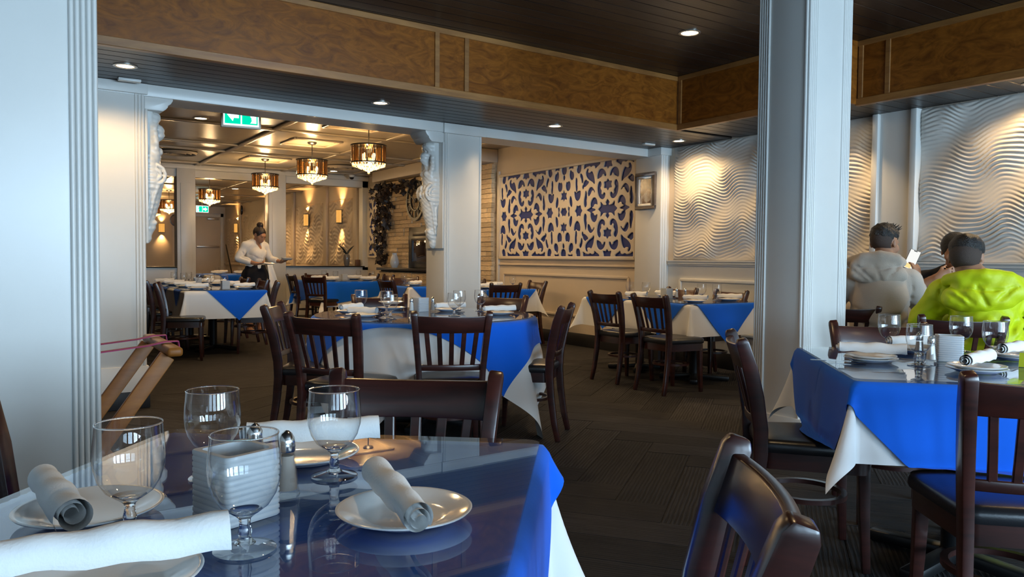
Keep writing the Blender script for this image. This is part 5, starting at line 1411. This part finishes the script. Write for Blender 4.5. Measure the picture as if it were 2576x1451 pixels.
M['skin1'] = mat('light_brown_skin', (.36,.19,.115), .5, .4, sub=.08)
M['skin2'] = mat('warm_skin', (.40,.20,.115), .5, .4, sub=.08)
M['hair'] = mat('black_hair', (.008,.007,.007), .42, .5, bump=.9, bscale=130)
M['fade'] = mat('cropped_hair_on_skin', (.05,.032,.025), .7, bump=.5, bscale=300)
M['brownhair'] = mat('dark_brown_hair', (.022,.010,.008), .38, .5, bump=.7, bscale=90)
M['beige'] = mat('beige_fleece', (.52,.46,.40), .9, .1, bump=.25, bscale=160, sheen=.2)
M['yellow'] = mat('acid_yellow_nylon', (.56,.66,.008), .5, .35, bump=.1, bscale=60)
M['shirt'] = mat('white_cotton_shirt', (.74,.71,.67), .8, .2, bump=.1, bscale=90)
M['blackcloth'] = mat('black_cotton', (.012,.012,.016), .8, .2, bump=.15, bscale=120)
M['denim'] = mat('dark_trousers', (.02,.022,.03), .8)
M['eye'] = mat('dark_eye', (.01,.008,.007), .2)
def legs_seated(root, z=.56, w_=.10):
    v = Vox((-.28,-.2,-.0), (.28,.62,.72), .018)
    v.ell((0,0,z+.02), (.17,.13,.13), .05)
    for s in (-1, 1):
        v.chain([(s*w_,0,z-.02),(s*.12,.42,z-.02),(s*.12,.43,.28),(s*.12,.40,.08)], [.095,.07,.058,.05], .03)
    v.mesh('trousers', M['denim'], root, 1)
    for s in (-1, 1): 
        b = Vox((s*.12-.07,.30,-.01), (s*.12+.07,.64,.12), .014); b.chain([(s*.12,.39,.045),(s*.12,.55,.035)], [.05,.04], .02); b.box((s*.12,.47,-.03), (.09,.2,.028), .005, .002, 'sub'); b.mesh('shoe', M['blackwood'], root, 1)
# ---- man in the beige hoodie, holding up a phone
p1 = thing('person', 'person in a beige hoodie seen from behind, holding up a phone', 'person', (5.10, 3.10, 0), math.atan2(.64, .77)-PI/2)
S1 = .99
hc = np.array((.045,.085,1.305)); HB = basis(R(-38), R(-12))
v = Vox((-.36,-.22,.5), (.40,.55,1.50), .0095)
v.chain([(0,0,.58),(0,-.03,.78),(0,-.02,.98)], [.13,.13,.14], .05)
for s in (-1, 1): v.cone((0,0,1.03), (s*.175,0,1.045), .07, .06, .04)
v.chain([(0,.01,1.07),(.03,.045,1.21)], [.066,.062], .03); head(v, hc, HB, 1.10)
EL, WR = (.31,.10,.83), (.300,.28,1.04)
v.chain([(.19,0,1.045), EL, WR], [.055,.042,.028], .02); hand(v, WR, (-.08,.22,.95), (-.55,.75,.1), 1.0, .55, 1)
v.chain([(-.19,0,1.045), (-.28,.10,.82), (-.14,.36,.83)], [.055,.042,.028], .02); hand(v, (-.14,.36,.83), (.6,.75,0), (0,0,-1), 1.0, .5, -1)
v.mesh('body', M['skin1'], p1)
h = Vox(hc-.18, hc+.18, .0075)
h.ell(hc+HB@np.array((0,-.018,.045))*1.06, (.088,.108,.088), .01, rot=HB); h.ell(hc+HB@np.array((0,.055,.085)), (.062,.05,.042), .02, rot=HB)
h.ell(hc+HB@np.array((0,.085,-.035)), (.15,.085,.075), .012, 'sub', rot=HB); h.box(hc+HB@np.array((0,0,-.105)), (.2,.2,.085), .01, .02, 'sub', rot=HB)
h.ripple(lambda P: .004*np.sin(P[..., 0]*130+P[..., 1]*50)*np.sin(P[..., 1]*60-P[..., 2]*60) + .002*np.sin(P[..., 2]*210+P[..., 0]*170))
h.mesh('hair', M['hair'], p1)
mb = MB(); rh = random.Random(3)
for k in range(46):
    a = rh.uniform(0, 2*PI); r_ = rh.uniform(0, .075); b_ = hc + HB@np.array((r_*math.cos(a), r_*math.sin(a)+.01, .120-r_*r_*6)); e_ = b_ + HB@np.array((rh.uniform(-.02,.03), rh.uniform(0,.03), rh.uniform(.018,.036)))
    mb.tube([tuple(b_), tuple(e_)], [.006,.001], 4)
o = mb.build('hair_tufts', M['hair'], p1); o['kind'] = 'stuff'
f = Vox(hc-.16, hc+.16, .008); f.ell(hc+HB@np.array((0,-.020,.018)), (.0835,.103,.094), .01, rot=HB)
f.ell(hc+HB@np.array((0,.075,-.02)), (.2,.080,.2), .01, 'sub', rot=HB); f.box(hc+HB@np.array((0,0,-.135)), (.2,.2,.08), .01, .01, 'sub', rot=HB)
for q in (-1, 1): f.ell(hc+HB@np.array((q*.085,-.010,-.01)), (.03,.030,.038), .005, 'sub', rot=HB)
f.mesh('cropped_hair', M['fade'], p1)
c = Vox((-.40,-.30,.44), (.44,.50,1.30), .0105)
c.chain([(0,.0,.52),(0,-.045,.72),(0,-.045,.92),(0,-.02,1.03)], [.185,.185,.19,.15], .06)
for s in (-1, 1): c.cone((s*.06,-.01,1.05), (s*.19,.0,1.03), .085, .082, .05)
c.chain([(.20,0,1.03), (.30,.09,.84)], [.085,.068], .03); c.chain([(.31,.09,.84), (.305,.25,1.00)], [.066,.046], .02)
c.chain([(-.20,0,1.03), (-.295,.09,.82), (-.16,.33,.83)], [.085,.068,.046], .03)
c.ripple(lambda P: fold(P, 9, 12, .005) + .010*np.sin(P[..., 0]*22-P[..., 2]*34)*np.clip((1.0-P[..., 2])*3, 0, 1)*np.clip(.4+P[..., 0]*3, 0, 1))
for xz in ([(.22,.86),(.10,.80),(-.02,.79)], [(.21,.80),(.12,.72),(.02,.69)], [(.20,.92),(.14,.84)], [(-.20,.86),(-.10,.80)], [(.19,.74),(.10,.64)], [(-.18,.78),(-.05,.72)]): c.crease(xz, .011, .03)
c.crease([(.19,1.07),(.205,.98),(.20,.88)], .007, .012)
g1 = c.mesh('hoodie', M['beige'], p1, 1)
def hood(root, mt, c0, w_, d, h_, top, skew, step=.009, rip=.003):
    """empty hood lying on the upper back: a pouch with an open rolled edge round the neck"""
    u = Vox((c0[0]-w_-.10, c0[1]-d-.12, c0[2]-h_-.10), (c0[0]+w_+.10, c0[1]+.26, top+.10), step)
    u.ell(c0, (w_, d, h_), .03, rot=basis(0, R(18), R(skew)))
    u.ell((c0[0]-.03, c0[1]-.02, c0[2]-h_*.35), (w_*.8, d*.95, h_*.7), .05)
    x0, y0 = c0[0], c0[1]
    rim = [(x0-w_*.80,y0+.18,top-.045), (x0-w_*.86,y0+.08,top-.02), (x0-w_*.55,y0-.02,top), (x0,y0-.045,top+.012), (x0+w_*.55,y0-.015,top), (x0+w_*.84,y0+.09,top-.025), (x0+w_*.76,y0+.19,top-.05)]
    u.chain(rim, [.028,.034,.040,.042,.038,.032,.026], .035)
    u.ell((x0, y0+.105, top+.04), (w_*.62, .115, .085), .015, 'sub')
    for q, (a0, z0, a1, z1) in enumerate(((-.75,-.055,-.25,-.15), (-.2,-.05,.05,-.16), (.65,-.05,.25,-.13), (-.85,-.09,-.5,-.15))):
        u.crease([(x0+a0*w_, top+z0), (x0+a1*w_, top+z1)], .009, .018)
    u.crease([(x0-.8*w_, top-.055), (x0, top-.075), (x0+.75*w_, top-.05)], .007, .010)
    u.ripple(lambda P: rip*np.sin(P[..., 0]*40+P[..., 2]*70) + rip*.7*np.sin(P[..., 0]*90-P[..., 2]*50))
    return u.mesh('hood', mt, root, 1)
hood(g1, M['beige'], (-.02,-.125,1.105), .19, .068, .085, 1.19, 12, rip=.0014)
legs_seated(p1); p1.scale = (S1, S1, S1)
ph = thing('smartphone', 'smartphone with a white screen held up by the person in beige', 'phone', (0,0,0))
MB().box(-.0375,.0375,-.0045,.0045,-.076,.076).build('case', M['black'], ph, bevel=.004)
sc_ = MB().box(-.0345,.0345,-.0052,-.0045,-.072,.072).build('screen', glow('phone_screen', (.92,.93,.90), .75), ph)
MB().box(-.030,.012,-.0058,-.0052,-.068,-.035).build('screen_picture', glow('phone_picture', (1,.72,.3), .8), sc_); MB().box(-.012,.012,-.0058,-.0052,.064,.070).build('notch', M['black'], sc_)
ph.matrix_world = p1.matrix_world
bpy.context.view_layer.update()
ph.matrix_world = p1.matrix_world @ Matrix.Translation((.268,.325,1.185)) @ Matrix.Rotation(R(-4),4,'Z') @ Matrix.Rotation(R(-14),4,'X') @ Matrix.Rotation(R(22),4,'Y')
# ---- man in the yellow jacket, hunched
p2 = thing('person', 'person in an acid yellow hooded jacket seen from behind', 'person', (4.79, 2.245, 0), math.atan2(.5, .866)-PI/2)
hc = np.array((-.095,.17,1.185)); HB = basis(R(-12), R(-16))
v = Vox((-.42,-.22,.5), (.42,.62,1.40), .0105)
v.chain([(0,0,.58),(0,-.01,.78),(0,.04,.95)], [.14,.15,.15], .05)
for s in (-1, 1):
    v.cone((0,.07,1.0), (s*.19,.08,1.0), .08, .065, .04); el = (s*.30,.22,.80); wr = (s*.12,.45,.82)
    v.chain([(s*.20,.08,1.0), el, wr], [.06,.046,.032], .02); hand(v, wr, (-s*.5,.8,.1), (0,.2,-1), 1.0, .7, -s)
v.chain([(0,.09,1.02),(-.07,.14,1.09)], [.078,.075], .03); head(v, hc, HB, 1.13)
v.mesh('body', M['skin1'], p2)
h = Vox(hc-.2, hc+.2, .008)
h.ell(hc+HB@np.array((0,-.018,.048))*1.1, (.096,.115,.090), .01, rot=HB); h.ell(hc+HB@np.array((0,.06,.09)), (.065,.05,.038), .02, rot=HB)
h.ell(hc+HB@np.array((0,.10,-.035)), (.16,.085,.08), .012, 'sub', rot=HB); h.box(hc+HB@np.array((0,0,-.105)), (.2,.2,.095), .01, .02, 'sub', rot=HB)
h.ripple(lambda P: .003*np.sin(P[..., 0]*110+P[..., 1]*40)*np.sin(P[..., 1]*50-P[..., 2]*50))
h.mesh('hair', M['hair'], p2)
f = Vox(hc-.18, hc+.18, .009); f.ell(hc+HB@np.array((0,-.022,.010))*1.0, (.0895,.112,.104), .01, rot=HB)
f.ell(hc+HB@np.array((0,.085,-.02)), (.2,.088,.2), .01, 'sub', rot=HB); f.box(hc+HB@np.array((0,0,-.150)), (.2,.2,.08), .01, .01, 'sub', rot=HB)
for q in (-1, 1): f.ell(hc+HB@np.array((q*.09,-.010,-.01)), (.03,.032,.042), .005, 'sub', rot=HB)
f.mesh('cropped_hair', M['fade'], p2)
c = Vox((-.48,-.30,.42), (.48,.56,1.22), .011)
c.chain([(0,.0,.50),(0,-.02,.72),(0,.02,.88),(0,.06,.98)], [.205,.205,.185,.14], .06)
for s in (-1, 1):
    c.cone((s*.07,.05,1.0), (s*.205,.08,.965), .095, .088, .06); c.chain([(s*.215,.08,.965), (s*.315,.20,.79)], [.088,.078], .04); c.chain([(s*.315,.20,.80), (s*.15,.42,.82)], [.08,.052], .03)
c.ripple(lambda P: fold(P, 8, 10, .004) + .0045*np.sin(np.abs(P[..., 0])*75+P[..., 2]*60+2*np.sin(P[..., 2]*14))*np.clip((.99-P[..., 2])*5, 0, 1))
for xz in ([(-.27,.92),(-.17,.84),(-.08,.82)], [(-.26,.84),(-.15,.76)], [(.27,.94),(.17,.84),(.10,.79)], [(.26,.86),(.14,.72)], [(.20,.96),(.12,.80),(.09,.68)], [(-.22,.76),(-.10,.70),(.0,.70)], [(.24,.76),(.16,.62)], [(.05,.84),(.0,.74)]): c.crease(xz, .010, .028)
c.crease([(.225,1.03),(.245,.94),(.235,.82)], .006, .010); c.crease([(-.225,1.03),(-.245,.94),(-.235,.82)], .006, .010)
g2 = c.mesh('jacket', M['yellow'], p2, 1)
hood(g2, M['yellow'], (-.02,-.115,.975), .215, .080, .095, 1.07, -8, rip=.0016)
legs_seated(p2); p2.scale = (1.0,)*3
# ---- person opposite, almost hidden
p3 = thing('person', 'person in black almost hidden behind the yellow jacket', 'person', (5.80, 2.95, 0), math.atan2(-.5, -.866)-PI/2)
hc = np.array((0,.10,1.24)); HB = basis(0, R(-14))
v = Vox((-.40,-.2,.5), (.40,.42,1.45), .012)
v.chain([(0,0,.58),(0,0,.78),(0,.0,.95)], [.13,.13,.13], .05); v.chain([(0,.02,1.05),(0,.06,1.15)], [.055,.055], .03); head(v, hc, HB, 1.02)
for s in (-1, 1):
    v.chain([(s*.18,0,1.03), (s*.33,.14,.93), (s*.11,.27,1.05)], [.052,.042,.028], .02); hand(v, (s*.11,.27,1.05), (-s*.8,.1,.35), (0,-1,.2), 1.0, .8, s)
v.mesh('body', M['skin2'], p3)
h = Vox(hc-.18, hc+.18, .009); h.ell(hc+HB@np.array((0,-.02,.035)), (.092,.108,.098), .01, rot=HB); h.ell(hc+HB@np.array((0,.10,-.02)), (.07,.07,.085), .01, 'sub', rot=HB); h.box(hc+HB@np.array((0,0,-.15)), (.2,.2,.085), .01, .02, 'sub', rot=HB)
h.mesh('hair', M['hair'], p3)
c = Vox((-.42,-.25,.44), (.42,.3,1.16), .014); c.chain([(0,0,.52),(0,-.0,.75),(0,0,1.0)], [.17,.17,.155], .05)
for s in (-1, 1): c.chain([(s*.08,0,1.03), (s*.19,0,1.02), (s*.29,.09,.95)], [.08,.078,.06], .03)
c.mesh('black_top', M['blackcloth'], p3, 1); legs_seated(p3)
for s in (1,): MB().tube([(s*.165+.03*math.cos(a), .24+.0*a, 1.022+.03*math.sin(a)) for a in [2*PI*q/14 for q in range(14)]], .006, 6, closed=True).build('wristband', M['black'], p3)
# ---- waitress
p4 = thing('person', 'person in a white shirt and black skirt standing with plates in the back room', 'person', (3.20, 11.9, 0), math.atan2(-.93, .37)-PI/2)
hc = np.array((-.02,.085,1.485)); HB = basis(R(8), R(-26))
v = Vox((-.42,-.2,.0), (.36,.50,1.72), .0105)
v.chain([(0,0,.95),(0,0,1.08),(0,.0,1.25)], [.13,.105,.12], .05)
for s in (-1, 1):
    v.cone((0,0,1.33), (s*.155,0,1.335), .06, .052, .04); v.chain([(s*.085,0,.92),(s*.09,.02,.5),(s*.09,-.01,.08)], [.085,.055,.035], .03)
    v.chain([(s*.09,-.01,.05),(s*.10,.14,.03)], [.04,.03], .02)
v.chain([(0,.01,1.36),(-.01,.045,1.43)], [.05,.048], .03); head(v, hc, HB, .98)
v.chain([(.165,0,1.33), (.265,-.03,1.13), (.14,.20,1.055)], [.046,.040,.027], .02); hand(v, (.14,.20,1.055), (-.6,.75,0), (-.2,-.1,.9), .92, .7, -1)
v.chain([(-.165,0,1.33), (-.255,.03,1.12), (-.30,.22,1.085)], [.046,.040,.027], .02); hand(v, (-.30,.22,1.085), (-.15,.95,.1), (0,0,1), .92, .45, 1)
bd4 = v.mesh('body', M['skin2'], p4)
for q in (-1, 1): MB().ball(tuple(hc+HB@np.array((q*.030,.086,.001))), (.010,.007,.005), 8, 6).build('eye', M['eye'], bd4); MB().tube([tuple(hc+HB@np.array((q*(.016+.008*i),.094-.003*i,.020+.004*math.sin(i)))) for i in range(4)], .004, 5).build('eyebrow', M['brownhair'], bd4)
MB().ball(tuple(hc+HB@np.array((0,.098,-.058))), (.020,.006,.006), 8, 6).build('lips', mat('lips', (.30,.08,.06), .5), bd4)
h = Vox(hc-.2, hc+.2, .008); h.ell(hc+HB@np.array((0,-.020,.030)), (.084,.105,.094), .01, rot=HB); h.ell(hc+HB@np.array((0,.085,-.025)), (.066,.07,.085), .01, 'sub', rot=HB); h.box(hc+HB@np.array((0,0,-.135)), (.2,.2,.085), .01, .02, 'sub', rot=HB)
h.ell(hc+HB@np.array((0,-.055,.135)), (.050,.052,.045), .015, rot=HB)
for q in (-1, 1): h.ell(hc+HB@np.array((q*.082,-.005,-.012)), (.03,.024,.036), .005, 'sub', rot=HB)
h.mesh('hair', M['brownhair'], p4)
c = Vox((-.40,-.22,.88), (.38,.32,1.46), .0095)
c.chain([(0,.0,.97),(0,.0,1.07),(0,.005,1.2),(0,0,1.30)], [.145,.135,.15,.12], .05); c.ell((.06,.095,1.20), (.075,.06,.07), .04); c.ell((-.06,.095,1.20), (.075,.06,.07), .04)
for s in (-1, 1): c.cone((s*.05,0,1.34), (s*.165,0,1.325), .07, .066, .04)
c.chain([(.165,0,1.325), (.270,-.03,1.13), (.20,.11,1.085)], [.058,.056,.052], .03); c.chain([(-.165,0,1.325), (-.258,.03,1.12), (-.285,.13,1.10)], [.058,.054,.048], .03)
c.cone((0,.10,1.30), (-.01,.085,1.48), .035, .055, .015, 'sub')
c.chain([(.055,.09,1.30),(.075,.03,1.40),(.04,-.045,1.41),(-.04,-.045,1.41),(-.085,.03,1.40),(-.06,.09,1.30)], [.014,.017,.018,.018,.017,.014], .008)
c.box((0,0,.90), (.6,.6,.07), .005, .003, 'sub')
c.ripple(lambda P: fold(P, 26, 30, .0045) + .004*np.sin(P[..., 0]*50+P[..., 2]*22))
for xz in ([(.16,1.20),(.06,1.13),(-.02,1.12)], [(-.15,1.20),(-.06,1.14)], [(.13,1.12),(.05,1.05)], [(-.13,1.12),(-.05,1.03)], [(.24,1.22),(.20,1.17)], [(.27,1.15),(.22,1.11)]): c.crease(xz, .009, .022, front=True)
g4 = c.mesh('shirt', M['shirt'], p4, 1)
for s in (-1, 1):
    mb = MB(); n_ = 8
    mb.grid(lambda a, t, s=s: (s*(.028+.045*t+.018*a)-.005, .105-.075*t+.012*a, 1.29+.125*t-.035*a*(1-.3*t)), 2, n_); o = mb.build('collar_leaf', M['shirt'], g4, smooth=180); o.modifiers.new('thickness', 'SOLIDIFY').thickness = .005
for k in range(4): MB().ball((-.004, .158-.010*abs(k-1.2), 1.24-.065*k), (.006,.004,.006), 8, 5).build('button', M['china'], g4)
k_ = Vox((-.30,-.28,.40), (.30,.28,1.08), .013); k_.chain([(0,0,.55),(0,0,.85),(0,0,.98)], [.22,.20,.15], .05); k_.box((0,0,1.16), (.4,.4,.12), .01, .01, 'sub'); k_.box((0,0,.32), (.4,.4,.12), .01, .01, 'sub'); k_.ripple(lambda P: .006*np.sin(P[..., 0]*40)*np.cos(P[..., 1]*40)); k_.mesh('skirt', M['blackcloth'], p4, 1)
bpy.context.view_layer.update()
def held(name, me, loc, label, cat, rot=(0,0,0), s=1.0):
    o = inst(name, me); o.matrix_world = p4.matrix_world @ Matrix.Translation(loc) @ Matrix.Rotation(rot[0],4,'X') @ Matrix.Rotation(rot[1],4,'Y') @ Matrix.Scale(s,4); return tag(o, label, cat)
held('plate', PLATE_ME, (.0,.30,1.045), 'white plate in the waiting person\'s hand before the waist', 'plate', (R(-6),0), .9)
for k in range(3): held('plate', PLATE_ME, (-.31,.35,1.108+.011*k), ('lowest', 'middle', 'top')[k] + ' plate of the stack in the waiting person\'s outstretched hand', 'plate', (0,0), .72)
tw = MB().grid(lambda s, t: (-.17-.05*t+(s-.5)*.10*(1+t*.6), .13+.04*t+.015*math.sin(s*7+t*3), 1.04-.36*t), 6, 14).build('hanging_cloth', M['napkin'], smooth=180)
tw.modifiers.new('thickness', 'SOLIDIFY').thickness = .006
tw.matrix_world = p4.matrix_world @ Matrix.Identity(4); tag(tw, 'white service cloth hanging at the hip of the standing person', 'cloth')
